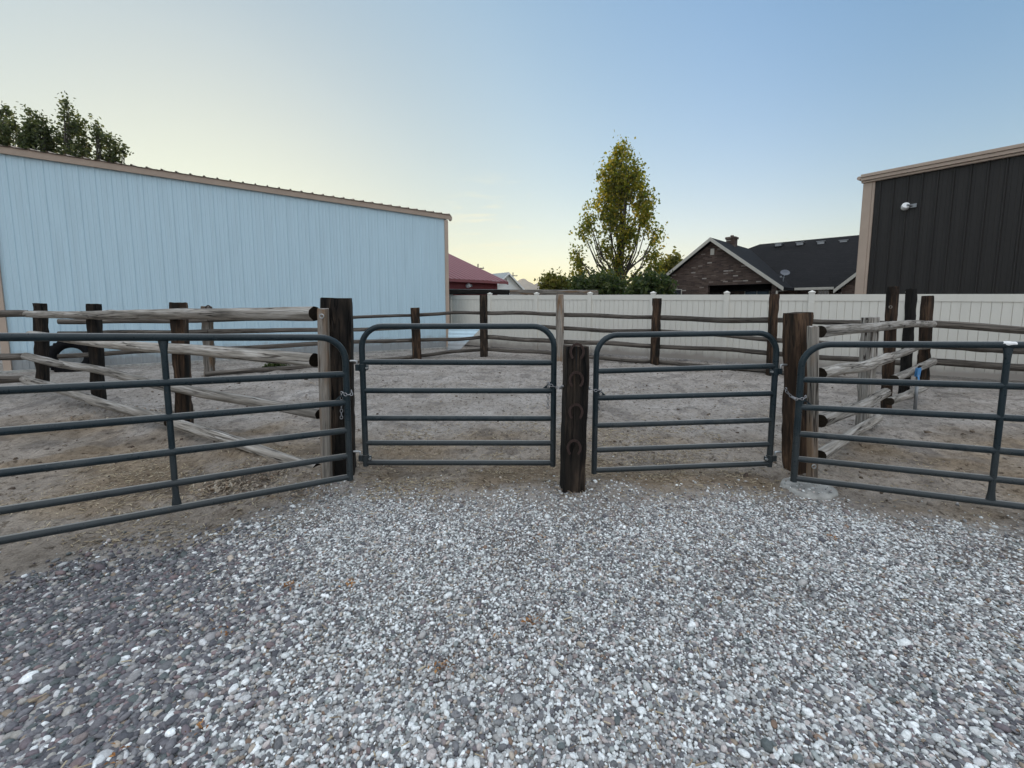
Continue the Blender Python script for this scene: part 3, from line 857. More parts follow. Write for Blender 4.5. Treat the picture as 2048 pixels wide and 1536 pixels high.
# left small gate
g2 = empty('pipe_gate', gp(917, 985), 0, 'small pipe gate with rounded top corners, left of the horseshoe post', 'gate', GG)
YC = 3.74
pt2, dd2 = gate(g2, at(727.5, 800, YC), at(1107, 800, YC), zs(728, (652.6, 724, 781, 836, 885.5, 925), YC), zs(1107, (652.6, 725.5, 781.5, 836.8, 886, 925.6), YC), True, True, (at(727.5, 800, YC) - at(1107, 800, YC)).length, [])
L2 = (at(727.5, 800, YC) - at(1107, 800, YC)).length
latch_plate(g2, pt2, dd2, L2, -1)
hinge(g2, pt2, dd2, 0, -.05, 1, -1); hinge(g2, pt2, dd2, 0, .045, 5, -1)
# right small gate
g3 = empty('pipe_gate', gp(1370, 985), 0, 'small scuffed pipe gate with rounded top corners, right of the horseshoe post', 'gate', GG)
YD, YE3 = 3.79, 3.9
a3, b3_ = at(1191, 800, YD), at(1546.5, 800, YE3)
L3 = (Vector((b3_.x, b3_.y)) - Vector((a3.x, a3.y))).length
pt3, dd3 = gate(g3, a3, b3_, zs(1191, (670.5, 742.5, 796, 851, 900, 940.5), YD), zs(1546, (665.6, 732, 786.6, 840, 888, 926.6), YE3), True, True, L3, [])
latch_plate(g3, pt3, dd3, 0, 1)
hinge(g3, pt3, dd3, L3, -.05, 1, 1); hinge(g3, pt3, dd3, L3, .05, 5, 1)
# right long gate
YF, YG = 3.53, 2.945
a4, b4_ = at(1598.5, 800, YF), at(2048, 800, YG)
g4 = empty('pipe_gate', gp(1850, 1000), 0, 'long dark pipe gate with a white splash on it, right of the brown tie post', 'gate', GG)
LL4 = (Vector((b4_.x, b4_.y)) - Vector((a4.x, a4.y))).length
sb4 = 0
for k in range(400):
    s = k * .01; p = a4.lerp(b4_, s / LL4)
    if PX + F * p.x / (p.y * CT - (p.z - H) * ST) >= 2001: sb4 = s; break
pt4, dd4 = gate(g4, a4, b4_, zs(1599, (688.6, 759, 814, 867, 917, 956), YF), zs(2048, (690, 773, 837, 904.6, 962, 1010), YG), True, False, 4.2, [sb4, sb4 * 2])
latch_plate(g4, pt4, dd4, 0, 1)
mb = MB(); V = []
c = pt4(sb4, 0)                          # bird dropping on top of the brace joint
for k in range(18):
    a = 2 * math.pi * k / 18; rr = 1 + .25 * random.uniform(-1, 1)
    for u in (.55, 1):
        V.append((a, rr * u, u))
ring_v = []
for (a, rr, u) in V:
    s = math.cos(a) * rr * .036; h = math.sin(a) * rr * .02
    ang = .75 + h / PR * .9
    nv = Vector((dd4.y, -dd4.x, 0))
    ring_v.append(c + Vector((dd4.x, dd4.y, 0)) * s + (nv * math.cos(ang) + Vector((0, 0, 1)) * math.sin(ang)) * (PR + (.004 if u < 1 else .0006)))
Fs = [tuple(range(0, 36, 2))] + [(2 * k, 2 * k + 1, (2 * k + 3) % 36, (2 * k + 2) % 36) for k in range(18)]
mb.add(ring_v, Fs); mb.build('bird_dropping', M['white'], g4, Matrix())

# ---- chains
CG = 'steel chains that fasten the gates'
def chain(pts, label, link_l=.034, wire=.0032, m_='chain'):
    pts = [Vector(p) for p in pts]
    seg = [(pts[i + 1] - pts[i]).length for i in range(len(pts) - 1)]; L = sum(seg)
    root_loc = pts[0]; mb = MB(); n = max(2, int(L / (link_l * .78)))
    def ev(s):
        for i, q in enumerate(seg):
            if s <= q or i == len(seg) - 1: return pts[i].lerp(pts[i + 1], s / q), (pts[i + 1] - pts[i]).normalized()
            s -= q
    for k in range(n):
        c, t = ev((k + .5) / n * L)
        a = t.cross(Vector((.2, -1, .1))).normalized(); b = t.cross(a)
        u = a if k % 2 else b
        hl, hw = link_l / 2 - wire, link_l * .3
        loop = []
        for j in range(12):
            ang = 2 * math.pi * j / 12
            loop.append(c + t * (math.cos(ang) * hl) + u * (max(-1, min(1, math.sin(ang) * 1.25)) * hw) - root_loc)
        mb.tube(loop, wire, 6, closed=True)
    o = mb.build('gate_chain', M[m_], None, Matrix.Translation(root_loc), True)
    tag(o, label, 'chain', CG)
e = at(694, 790, YA - .035)
chain([at(703, 780, YA - .01), at(703, 789, YA - .04), at(692, 790, YA - .045), at(683.5, 783, YA - .035), at(683, 792, YA - .01), at(683, 838, YA - .012)], 'bright chain round the end of the long left gate with a loose hanging end')
chain([at(1126, 772, cb.y - .09), at(1120, 777, YC - .02), at(1113, 775, YC - .04), at(1101, 770, YC - .035), at(1097, 764, YC - .012), at(1096, 777, YC + .0), at(1096, 817, YC - .005)], 'dark chain from the latch corner of the left small gate to the horseshoe post')
chain([at(1172, 774, cb.y - .07), at(1180, 778, YD - .03), at(1190, 781, YD - .045), at(1201, 780, YD - .03), at(1203, 786, YD), at(1198, 795, YD + .0), at(1198, 820, YD - .005)], 'dark chain from the horseshoe post to the latch corner of the right small gate')
chain([at(1571, 775, rb.y - .165), at(1573, 783, rb.y - .17), at(1582, 793, rb.y - .17), at(1592, 798, YF - .035), at(1606, 797.5, YF - .03), at(1613, 792, YF)], 'bright chain looped from the brown tie post round the long right gate')

# ---- concrete collar at the right posts
cc = gp(1618, 977)
mb = MB(); prof = [(.0, .026), (.17, .026), (.198, .02), (.212, .008), (.22, -.05)]
mb.lathe(prof, 36)
mb.v = [(x * (1 + .06 * math.sin(3 * math.atan2(y, x) + 1) + .05 * (float(vn(9 + 2.2 * math.atan2(y, x), 3, 2)) - .5)), y * (1 + .05 * math.sin(2 * math.atan2(y, x)) + .06 * math.sin(7 * math.atan2(y, x))), z + .012 * (float(vn(x * 22 + 50, y * 22 + 50, 6)) - .5)) for x, y, z in mb.v]
cf = mb.build('concrete_footing', M['conc'], None, Matrix.Translation(cc), True, 50)
tag(cf, 'round grey concrete collar on the ground at the foot of the right gate posts', 'footing')
#BUILD2
# ------------------------------------------------------------------ ribbed metal sheets
def rib_profile(L, pitch=.305, rise=.013, start=.06):
    """(x, out) points of a ribbed panel seen from above"""
    P = [(0, 0)]; x = start
    while x < L - .06:
        P += [(x - .03, 0), (x - .014, rise), (x + .014, rise), (x + .03, 0)]
        for k in (1, 2):
            c = x + pitch * k / 3
            if c < L - .03: P += [(c - .016, 0), (c - .008, .005), (c + .008, .005), (c + .016, 0)]
        x += pitch
    P.append((L, 0)); return P
def ribbed_wall(L, z0, ztop, **k):
    """wall in local x (along), -y out; ztop(x) gives its height"""
    mb = MB(); P = rib_profile(L, **k); V = []; Fs = []
    nz = 6
    for (x, o) in P:
        for j in range(nz + 1): V.append((x, -o, z0 + (ztop(x) - z0) * j / nz))
    m = nz + 1
    for i in range(len(P) - 1):
        for j in range(nz): Fs.append((i * m + j, (i + 1) * m + j, (i + 1) * m + j + 1, i * m + j + 1))
    mb.add(V, Fs); return mb

# ---- white metal barn on the left
A, B = gp(14, 745), gp(897, 696)
ang = math.atan2(B.y - A.y, B.x - A.x); LW = (Vector((B.x, B.y)) - Vector((A.x, A.y))).length
zA_ = at(14, 299, A.y).z; zB_ = at(897, 437.5, B.y).z
wb = empty('metal_barn', (A.x, A.y, 0), ang, 'long white ribbed metal barn with tan trim on the left', 'barn')
def obj(mb, name, m_, parent, smooth=False, auto=None): return mb.build(name, m_, parent, None, smooth, auto)
zt = lambda x: zA_ + (zB_ - zA_) * x / LW
obj(ribbed_wall(LW, -.1, zt), 'wall', M['white_metal'], wb)
mb = MB(); ew = ribbed_wall(9, -.1, lambda x: zB_ + x * .12)
mb.add([(LW - v[1] * -1 * 0 + (-v[1]), v[0], v[2]) for v in ew.v], ew.f)
obj(mb, 'end_wall', M['white_metal'], wb)
mb = MB(); ew = ribbed_wall(9, -.1, lambda x: zA_ + x * .12)
mb.add([(v[1], v[0], v[2]) for v in ew.v], [f[::-1] for f in ew.f])
obj(mb, 'end_wall', M['white_metal'], wb)
# eave trim: follows the eave
mb = MB()
et = [(-.03, -.035), (-.03, -.085), (.02, -.092), (.12, -.10), (.15, -.05)]
N = 40
V = []; Fs = []
for i in range(N + 1):
    x = -.12 + (LW + .24) * i / N
    for (z, y) in et: V.append((x, y, zt(x) + z))
m_ = len(et)
for i in range(N):
    for j in range(m_ - 1): Fs.append((i * m_ + j, (i + 1) * m_ + j, (i + 1) * m_ + j + 1, i * m_ + j + 1))
Fs += [tuple(range(m_)), tuple(N * m_ + j for j in range(m_))[::-1]]
mb.add(V, Fs)
# rounded end of the trim at the far corner
mb.tube([(LW + .12, -.03, zt(LW) - .04), (LW + .17, .0, zt(LW) - .01), (LW + .19, .03, zt(LW) + .06), (LW + .14, .03, zt(LW) + .13)], .05, 10)
obj(mb, 'eave_trim', M['tan'], wb)
# roof: ribs run up from the eave, their ends stand above the trim
mb = MB(); P = rib_profile(LW + .3, rise=.036); V = []; Fs = []
for (x, o) in P:
    for (y, rise) in ((-.15, 0), (4.5, .54), (9, 1.08)): V.append((x - .15, y, zt(x) + .135 + o + rise * 1.6))
for i in range(len(P) - 1):
    for j in range(2): Fs.append((i * 3 + j, (i + 1) * 3 + j, (i + 1) * 3 + j + 1, i * 3 + j + 1))
mb.add(V, Fs); obj(mb, 'roof', M['tan'], wb)
for x in (-.02, LW - .1):
    mb = MB(); mb.box(x, x + .12, -.06, -.002, -.1, zt(x) - .06); mb.box(x + (.12 if x > 1 else -.012), x + (.132 if x > 1 else 0), -.06, .12, -.1, zt(x) - .06)
    obj(mb, 'corner_trim', M['tan'], wb)
mb = MB(); mb.box(-.1, LW + .1, -.16, -.05, -.2, .05); obj(mb, 'concrete_curb', M['conc'], wb)

# ---- cream vinyl fence
FA, FB = gp(1304, 717.5), gp(1995, 764)
fd = Vector((FB.x - FA.x, FB.y - FA.y)).normalized(); fang = math.atan2(fd.y, fd.x)
def on_fence(px):                       # distance along the fence line where a pixel column meets it
    k = (px - PX) / F; lo, hi = -30, 30
    best = None
    # x/y_c = k ; use the base height for the depth
    for s in np.linspace(-14, 16, 6001):
        x, y = FA.x + fd.x * s, FA.y + fd.y * s
        dpt = y * CT + (H - .9) * ST
        if dpt > .1 and x / dpt >= k: return float(s)
fpx = [980, 1073, 1179, 1304, 1450, 1618, 1812]
ss = [on_fence(p) for p in fpx]
gap = (ss[-1] - ss[0]) / 6
ss = [ss[0] - 2 * gap, ss[0] - gap] + ss + [ss[-1] + gap, ss[-1] + 2 * gap, ss[-1] + 3 * gap, ss[-1] + 4 * gap]
vf = empty('vinyl_fence', (FA.x, FA.y, 0), fang, 'cream vinyl privacy fence closing the back of the corral', 'vinyl fence')
def ztop_f(s):
    x, y = FA.x + fd.x * s, FA.y + fd.y * s
    return 1.935 - .012 * s + .014 * (float(vn(s * .4 + 40, .5, 8)) - .5)
for i, s in enumerate(ss):
    zt_ = ztop_f(s)
    mb = MB(); mb.box(s - .064, s + .064, -.064, .064, -.1, zt_ + .045)
    p_ = obj(mb, 'post', M['vinyl'], vf)
    mb = MB(); w_ = .076
    mb.box(s - w_, s + w_, -w_, w_, zt_ + .04, zt_ + .06)
    mb.add([(s - w_, -w_, zt_ + .06), (s + w_, -w_, zt_ + .06), (s + w_, w_, zt_ + .06), (s - w_, w_, zt_ + .06), (s, 0, zt_ + .105)], [(0, 1, 4), (1, 2, 4), (2, 3, 4), (3, 0, 4)])
    obj(mb, 'post_cap', M['vinyl'], p_)
for s0, s1 in zip(ss[:-1], ss[1:]):
    a, b = s0 + .064, s1 - .064; V = []; Fs = []
    P = [(a, 0)]; x = a + .15
    while x < b - .05: P += [(x - .006, 0), (x, .012), (x + .006, 0)]; x += .152
    P.append((b, 0))
    for (x, o) in P:
        for z in (.1, ztop_f(x) - .13): V.append((x, -.022 + o, z))
    for k in range(len(P) - 1): Fs.append((2 * k, 2 * k + 2, 2 * k + 3, 2 * k + 1))
    mb = MB(); mb.add(V, Fs)
    mb.add([(x, .022 - .0 , z) for (x, y, z) in V], [f[::-1] for f in Fs])
    pn = obj(mb, 'panel', M['vinyl'], vf)
    mb = MB(); zt0, zt1 = ztop_f(a), ztop_f(b)
    mb.add([(a, -.038, zt0 - .16), (b, -.038, zt1 - .16), (b, .038, zt1 - .16), (a, .038, zt0 - .16), (a, -.038, zt0), (b, -.038, zt1), (b, .038, zt1), (a, .038, zt0)],
           [(0, 3, 2, 1), (4, 5, 6, 7), (0, 1, 5, 4), (1, 2, 6, 5), (2, 3, 7, 6), (3, 0, 4, 7)])
    obj(mb, 'top_rail', M['vinyl'], pn)
    mb = MB(); mb.box(a, b, -.03, .03, .06, .2); obj(mb, 'bottom_rail', M['vinyl'], pn)

# ---- brown metal barn on the right
YBR = 13.0
Cn = at(1714, 588, YBR); fdir = Vector((fd.x, fd.y))
C0 = Vector((Cn.x, Cn.y)); fdir = Vector((math.sin(ang), -math.cos(ang))); bang = ang - math.pi / 2
bb = empty('metal_barn', (C0.x, C0.y, 0), bang, 'dark brown ribbed metal barn with tan trim behind the vinyl fence', 'barn')
ztc = at(1722, 365, YBR).z
tt = 0
for k in range(1000):
    p = C0 + fdir * (k * .01)
    if PX + F * p.x / (p.y * CT - 3.7 * ST) >= 2048: tt = k * .01; break
pe = C0 + fdir * tt
zte = at(2048, 308, pe.y).z; slope = (zte - ztc) / tt
zb = lambda x: ztc + slope * x
LB = 9.0
obj(ribbed_wall(LB, -.1, zb, start=.36, rise=.03), 'wall', M['brown_metal'], bb)
mb = MB(); ew = ribbed_wall(12, -.1, lambda x: ztc)
mb.add([(v[1], v[0], v[2]) for v in ew.v], [f[::-1] for f in ew.f]); obj(mb, 'end_wall', M['brown_metal'], bb)
def rake(y0, y1, za, zb_):
    x0, x1 = -.08, LB
    V = [(x0, y0, zb(x0) + za), (x1, y0, zb(x1) + za), (x1, y1, zb(x1) + za), (x0, y1, zb(x0) + za), (x0, y0, zb(x0) + zb_), (x1, y0, zb(x1) + zb_), (x1, y1, zb(x1) + zb_), (x0, y1, zb(x0) + zb_)]
    return V, [(0, 3, 2, 1), (4, 5, 6, 7), (0, 1, 5, 4), (1, 2, 6, 5), (2, 3, 7, 6), (3, 0, 4, 7)]
mb = MB(); mb.add(*rake(-.10, -.002, -.02, .03)); mb.add(*rake(-.15, -.002, .04, .125)); mb.add(*rake(-.18, .1, .135, .215))
obj(mb, 'rake_trim', M['tan'], bb)
mb = MB()
V = []; 
for x in (-.09, LB): 
    for y in (-.16, 12): V.append((x, y, zb(x) + .22))
mb.add(V, [(0, 2, 3, 1)]); obj(mb, 'roof', M['brown_metal'], bb)
mb = MB(); mb.tube([(-.13, -.15, ztc + .13), (-.13, 12, ztc + .13)], .055, 10); obj(mb, 'gutter', M['tan'], bb)
mb = MB(); mb.box(-.03, .17, -.05, -.002, -.1, ztc - .03); mb.box(.172, .235, -.034, -.002, -.1, ztc - .03); mb.box(-.045, -.032, -.05, .16, -.1, ztc - .03)
obj(mb, 'corner_trim', M['tan'], bb)
def wall_lamp(parent, x, z, s=1.0):
    mb = MB(); mb.box(x + .06 * s, x + .2 * s, -.06, -.03, z - .07 * s, z + .03 * s); mb.tube([(x + .1 * s, -.05, z - .02 * s), (x + .03 * s, -.16 * s, z + .0)], .03 * s, 10)
    lm = obj(mb, 'wall_lamp', M['greymetal'], parent, True, 40)
    mb = MB(); prof = [(0, -.17), (.05, -.165), (.085, -.13), (.095, -.06), (.085, 0), (0, 0.01)]
    R = Matrix.Rotation(math.radians(62), 4, 'X') @ Matrix.Rotation(math.radians(25), 4, 'Y')
    mb.lathe([(r * s, q * s) for r, q in prof], 18)
    mb.v = [tuple((R @ Vector(v)) + Vector((x, -.14 * s, z + .01))) for v in mb.v]
    obj(mb, 'lamp_head', M['white'], lm, True, 50)
for k in range(900):
    p = C0 + fdir * (k * .01)
    if PX + F * p.x / (p.y * CT) >= 1797: tl = k * .01; break
wall_lamp(bb, tl, at(1797, 412, (C0 + fdir * tl).y).z, 1.0)

# ---- dark red barn behind the white one
E = at(1003, 563, 24.0); ze = E.z
Lp = at(880, 554.0, 21.3)
ed = Vector((Lp.x - E.x, Lp.y - E.y)).normalized()
ra = math.atan2(-ed.y, -ed.x)           # local x runs from left to the right corner
EL = 5.0
rbarn = empty('red_barn', (E.x + ed.x * EL, E.y + ed.y * EL, 0), ra, 'dark red barn with a maroon ribbed roof beyond the white barn', 'barn')
zw = ze - .12
mb = MB()
for k in range(9):                      # lap siding boards, each leaning out over the one below
    z0 = -.1 + k * (zw + .1) / 9; z1 = -.1 + (k + 1) * (zw + .1) / 9
    mb.add([(0, -.03, z0), (EL - .35, -.03, z0), (EL - .35, -.002, z1), (0, -.002, z1), (0, -.002, z0), (EL - .35, -.002, z0)], [(0, 1, 2, 3), (4, 5, 1, 0)])
mb.add([(EL - .35, 0, -.1), (EL - .35, 8, -.1), (EL - .35, 8, zw), (EL - .35, 4, zw + 1.5), (EL - .35, 0, zw)], [(0, 1, 2, 3, 4)])
obj(mb, 'wall', M['red_wall'], rbarn)
mb = MB(); mb.box(EL - .5, EL - .34, -.045, -.031, -.1, zw); obj(mb, 'corner_trim', M['red_wall'], rbarn)
mb = MB(); P = rib_profile(EL + .1, pitch=.3, rise=.03); V = []; Fs = []
for (x, o) in P: V += [(x, -.45, ze - .02 + o), (x, 6.0, ze + 2.25 + o)]
for i in range(len(P) - 1): Fs.append((2 * i, 2 * i + 2, 2 * i + 3, 2 * i + 1))
mb.add(V, Fs); mb.box(0, EL + .1, -.47, -.44, ze - .16, ze - .03)
mb.prism([(EL + .08, -.45, ze - .2), (EL + .08, 6.0, ze + 2.08), (EL + .08, 6.0, ze + 2.24), (EL + .08, -.45, ze - .03)], (.04, 0, 0))
obj(mb, 'roof', M['maroon_roof'], rbarn)
wall_lamp(rbarn, EL - 2.35, at(932, 571, 22.8).z, 1.3)

# ---- white house far behind
YH = 46.0
pk, rr_, ll = at(1014, 545, YH), at(1056, 581, YH - 1), at(975, 575, YH + 1)
hang = math.radians(38)
wh = empty('white_house', (pk.x, pk.y, 0), hang, 'small white gabled house with a grey roof far behind the red barn', 'house')
hw = 2.6; zpk = pk.z; zev = zpk - hw * .8
mb = MB(); mb.prism([(-hw, 0, -.1), (hw, 0, -.1), (hw, 0, zev), (0, 0, zpk - .05), (-hw, 0, zev)], (0, 9, 0)); obj(mb, 'wall', M['white'], wh)
mb = MB()
for s in (-1, 1): mb.prism([(0, -.35, zpk + .02), (s * 2.9, -.35, zpk - 2.9 * .8 + .02), (s * 2.9, -.35, zpk - 2.9 * .8 - .14), (0, -.35, zpk - .14)], (0, 9.7, 0))
obj(mb, 'roof', M['grey_roof'], wh)
mb = MB()
for s in (-1, 1): mb.prism([(0, -.40, zpk - .01), (s * 2.88, -.40, zpk - 2.88 * .8 - .01), (s * 2.88, -.40, zpk - 2.88 * .8 - .22), (0, -.40, zpk - .22)], (0, .045, 0))
obj(mb, 'bargeboard', M['white'], wh)
mb = MB(); mb.lathe([(0, -.02), (.2, -.02), (.21, -.05), (.27, -.05), (.28, 0)], 20, (-.28, 0, zpk - .85), 'y'); obj(mb, 'round_vent', M['fascia'], wh, True, 40)

# ---- brick house
eL, pK, eR = at(1296, 577, 31.2), at(1422, 476, 28.0), at(1564, 577, 25.1)
gx_ = Vector((eR.x - eL.x, eR.y - eL.y)); GW = gx_.length; hang = math.atan2(gx_.y, gx_.x)
bh = empty('brick_house', (eL.x, eL.y, 0), hang, 'dark brick house with a steep front gable and black shingle roof', 'house')
def loc(p):
    d = Vector((p.x - eL.x, p.y - eL.y)); c_, s_ = math.cos(hang), math.sin(hang)
    return Vector((d.x * c_ + d.y * s_, -d.x * s_ + d.y * c_, p.z))
def hit(px, py, oy):                    # point of a pixel on the plane local y = oy
    lo, hi = 5.0, 90.0
    for _ in range(60):
        m_ = (lo + hi) / 2
        if loc(at(px, py, m_)).y < oy: lo = m_
        else: hi = m_
    return loc(at(px, py, (lo + hi) / 2))
k0, k1, kp = hit(1296, 577, 0), hit(1564, 577, 0), hit(1422, 476, 0)
ze_ = (k0.z + k1.z) / 2; xm = kp.x; zp_ = kp.z
sl = (zp_ - ze_) / (k1.x - xm); sl0 = (zp_ - ze_) / (xm - k0.x)
o0, o1 = hit(1416, 571, .3), hit(1545, 571, .3)
wx0, wx1 = k0.x + .55, k1.x - .35
zo = o0.z
def zr(x): return zp_ - (xm - x) * sl0 if x < xm else zp_ - (x - xm) * sl
mb = MB()
ox0, ox1 = o0.x, k1.x - .62
mb.prism([(wx0, .3, -.1), (ox0, .3, -.1), (ox0, .3, zo), (ox1, .3, zo), (ox1, .3, -.1), (wx1, .3, -.1), (wx1, .3, zr(wx1) - .2), (xm, .3, zp_ - .22), (wx0, .3, zr(wx0) - .2)], (0, .35, 0))
mb.box(ox0 - .1, wx1 + 4, 3.0, 3.2, -.1, ze_ + .3)
mb.box(wx0, wx0 + .3, .66, 9, -.1, ze_)
obj(mb, 'wall', M['brick'], bh)
RD = 6.4                                 # where the front ridge dies into the main roof
mb = MB()
ov = .25
for (xa, s_) in ((k0.x - .1, sl0), (k1.x + .1, sl)):
    za = zr(xa)
    mb.prism([(xm, -.1, zp_ + .03), (xa, -.1, za + .03), (xa, -.1, za - .14), (xm, -.1, zp_ - .14)], (0, RD + 5, 0))
rf = obj(mb, 'roof', M['shingle'], bh)
mb = MB()
for xa in (k0.x - .1, k1.x + .1):
    za = zr(xa)
    mb.prism([(xm, -.15, zp_ + .035), (xa, -.15, za + .035), (xa, -.15, za - .2), (xm, -.15, zp_ - .2)], (0, .048, 0))
obj(mb, 'bargeboard', M['fascia'], bh)
# main roof behind: eave in line with the gutter, ridge parallel to it
MY = 2.2
gE0, gE1 = hit(1560, 575, MY), hit(1668, 578, MY)
rz0 = hit(1525, 488, MY + 6.5); rz1 = hit(1720, 478, MY + 6.5)
mb = MB()
rx0 = rz0.x - .2; XE = gE1.x + 9
mb.prism([(rx0 - 7.5, MY, ze_ - .05), (XE, MY, ze_ - .05), (XE, MY + 6.5, rz0.z), (rx0, MY + 6.5, rz0.z)], (0, 0, -.12))
mb.prism([(rx0 - 7.5, MY + 13, ze_ - .05), (XE, MY + 13, ze_ - .05), (XE, MY + 6.5, rz0.z - .006), (rx0, MY + 6.5, rz0.z - .006)], (0, 0, -.12))
mr = obj(mb, 'roof', M['shingle'], bh)
mb = MB(); mb.box(k1.x + .2, gE1.x, MY - .16, MY - .03, ze_ - .18, ze_ - .03); obj(mb, 'gutter', M['fascia'], bh)
mb = MB(); mb.box(k1.x - .1, XE, MY + .6, MY + .8, -.1, ze_ - .19); obj(mb, 'wall', M['brick'], bh)
# right hand small gable
g0 = hit(1668, 580, MY - .6); g1_ = hit(1725, 537, MY - .6)
sg = (g1_.z - g0.z) / (g1_.x - g0.x); gxm = g0.x + 3.4
mb = MB(); zg = lambda x: g0.z + (x - g0.x) * sg if x < gxm else g0.z + (2 * gxm - x - g0.x) * sg
mb.prism([(g0.x + .3, MY - .45, -.1), (2 * gxm - g0.x - .3, MY - .45, -.1), (2 * gxm - g0.x - .3, MY - .45, zg(g0.x + .3) - .2), (gxm, MY - .45, zg(gxm) - .22), (g0.x + .3, MY - .45, zg(g0.x + .3) - .2)], (0, .6, 0))
obj(mb, 'wall', M['brick'], bh)
mb = MB()
for xa in (g0.x, 2 * gxm - g0.x): mb.prism([(gxm, MY - .75, zg(gxm) + .02), (xa, MY - .75, zg(xa) + .02), (xa, MY - .75, zg(xa) - .15), (gxm, MY - .75, zg(gxm) - .15)], (0, 5.5, 0))
obj(mb, 'roof', M['shingle'], bh)
mb = MB()
for xa in (g0.x, 2 * gxm - g0.x): mb.prism([(gxm, MY - .8, zg(gxm) + .025), (xa, MY - .8, zg(xa) + .025), (xa, MY - .8, zg(xa) - .2), (gxm, MY - .8, zg(gxm) - .2)], (0, .046, 0))
obj(mb, 'bargeboard', M['fascia'], bh)
# chimney on the front ridge
c1_ = hit(1454, 486, 3.6); c2_ = hit(1472, 473, 3.6)
mb = MB(); mb.box(c1_.x, c2_.x, 3.4, 3.95, zp_ - 1.4, c2_.z); mb.box(c1_.x - .06, c2_.x + .06, 3.34, 4.01, c2_.z - .16, c2_.z - .02); mb.tube([((c1_.x + c2_.x) / 2, 3.7, c2_.z), ((c1_.x + c2_.x) / 2, 3.7, c2_.z + .12)], .12, 10)
obj(mb, 'chimney', M['brick'], rf)
# gable vent, porch window, side window
v0, v1 = hit(1421, 510, .28), hit(1429, 497, .28)
mb = MB(); mb.box(v0.x, v1.x, .24, .298, v0.z, v1.z); obj(mb, 'gable_vent', M['fascia'], bh)
def window(px0, py0, px1, py1, oy, arch=False):
    a, b = hit(px0, py0, oy), hit(px1, py1, oy); mb = MB()
    z0 = a.z - 1.0
    mb.box(a.x, b.x, oy - .06, oy - .01, z0, a.z); mb.box(a.x, b.x, oy - .061, oy - .009, b.z, b.z + .05)
    w = obj(mb, 'window', M['fascia'], bh)
    mb = MB(); mb.box(a.x + .05, (a.x + b.x) / 2 - .02, oy - .08, oy - .064, z0 + .05, a.z - .05); mb.box((a.x + b.x) / 2 + .02, b.x - .05, oy - .08, oy - .064, z0 + .05, a.z - .05)
    obj(mb, 'pane', M['glass'], w)
window(1335, 579, 1364, 586, .28)
window(1490, 580, 1540, 588, 2.98)
window(1636, 580, 1658, 588, MY + .58)
mb = MB(); mb.bar((k1.x - .25, -.02, ze_ - .25), (k1.x - .25, -.02, -.1), .09, .07); mb.bar((k1.x + .05, MY - .1, ze_ - .12), (k1.x - .25, -.02, ze_ - .3), .07, .07)
obj(mb, 'downspout', M['fascia'], bh)
# roof vents near the ridge and a plumbing stack
for px in (1558, 1601, 1643, 1688):
    q = hit(px, 489.5 - (px - 1558) * .047, MY + 5.9); mb = MB()
    mb.box(q.x - .2, q.x + .2, q.y - .25, q.y + .2, q.z - .12, q.z + .06); mb.box(q.x - .26, q.x + .26, q.y - .3, q.y + .25, q.z + .06, q.z + .1)
    obj(mb, 'roof_vent', M['greymetal'], mr)
q = hit(1660, 565, MY + .9); mb = MB(); mb.lathe([(.16, -.3), (.06, .0), (.05, .25), (0, .25)], 12, (q.x, q.y, q.z)); obj(mb, 'vent_pipe', M['black'], mr, True)
# satellite dish on the eave
q = hit(1570, 546, MY - .1); f0 = hit(1565, 571, MY - .05)
mb = MB(); mb.tube([tuple(f0), (f0.x + .02, f0.y, f0.z + .35), (q.x - .08, q.y + .1, q.z - .22), (q.x, q.y + .12, q.z - .05)], .03, 8)
sd_ = obj(mb, 'satellite_dish', M['greymetal'], bh, True)
mb = MB(); prof = [(.0, .0), (.1, .008), (.2, .033), (.26, .056), (.265, .046), (.2, .02), (.1, -.006), (0, -.014)]; mb.lathe(prof, 24)
R = Matrix.Rotation(math.radians(52), 4, 'X') @ Matrix.Rotation(math.radians(18), 4, 'Y')
mb.v = [tuple((R @ Vector((v[0], v[1] * .85, v[2]))) + Vector((q.x, q.y, q.z))) for v in mb.v]
obj(mb, 'reflector', M['dish'], sd_, True)
mb = MB(); mb.tube([(q.x, q.y, q.z - .3), (q.x - .1, q.y - .45, q.z - .28)], .02, 8); mb.box(q.x - .15, q.x - .05, q.y - .5, q.y - .4, q.z - .3, q.z - .2); obj(mb, 'receiver_arm', M['greymetal'], sd_)

# ---- old plank shed just behind the vinyl fence
YS = 17.0
s0, s1 = at(880, 576, YS), at(1196, 580, YS)
sh = empty('plank_shed', (s0.x, s0.y, 0), 0, 'low old shed whose weathered beam shows above the vinyl fence', 'shed')
W_ = s1.x - s0.x; xm_ = at(1019, 580, YS).x - s0.x
zt_ = at(1040, 579, YS).z
mb = MB(); mb.box(0, W_, .6, 4, -.1, zt_ - .35); obj(mb, 'wall', M['red_wall'], sh)
mb = MB(); mb.add([(-.1, .14, zt_ + .03), (W_, .14, zt_ - .02), (W_, 4.2, zt_ + .0), (-.1, 4.2, zt_ + .05), (-.1, .14, zt_ - .02), (W_, .14, zt_ - .07), (W_, 4.2, zt_ - .05), (-.1, 4.2, zt_ - .0)],
                  [(0, 1, 2, 3), (7, 6, 5, 4), (0, 4, 5, 1), (1, 5, 6, 2), (2, 6, 7, 3), (3, 7, 4, 0)]); obj(mb, 'roof', M['grey_roof'], sh)
post('dark_beam', (s0.x + 0, YS, zt_ - .09), (s0.x + xm_, YS, zt_ - .11), .24, .2, M['tie_black'], sh, 0, 0)
post('beam', (s0.x + xm_ + .01, YS + .02, zt_ - .10), (s1.x, YS, zt_ - .14), .22, .2, M['grey_post'], sh, 0, 0)
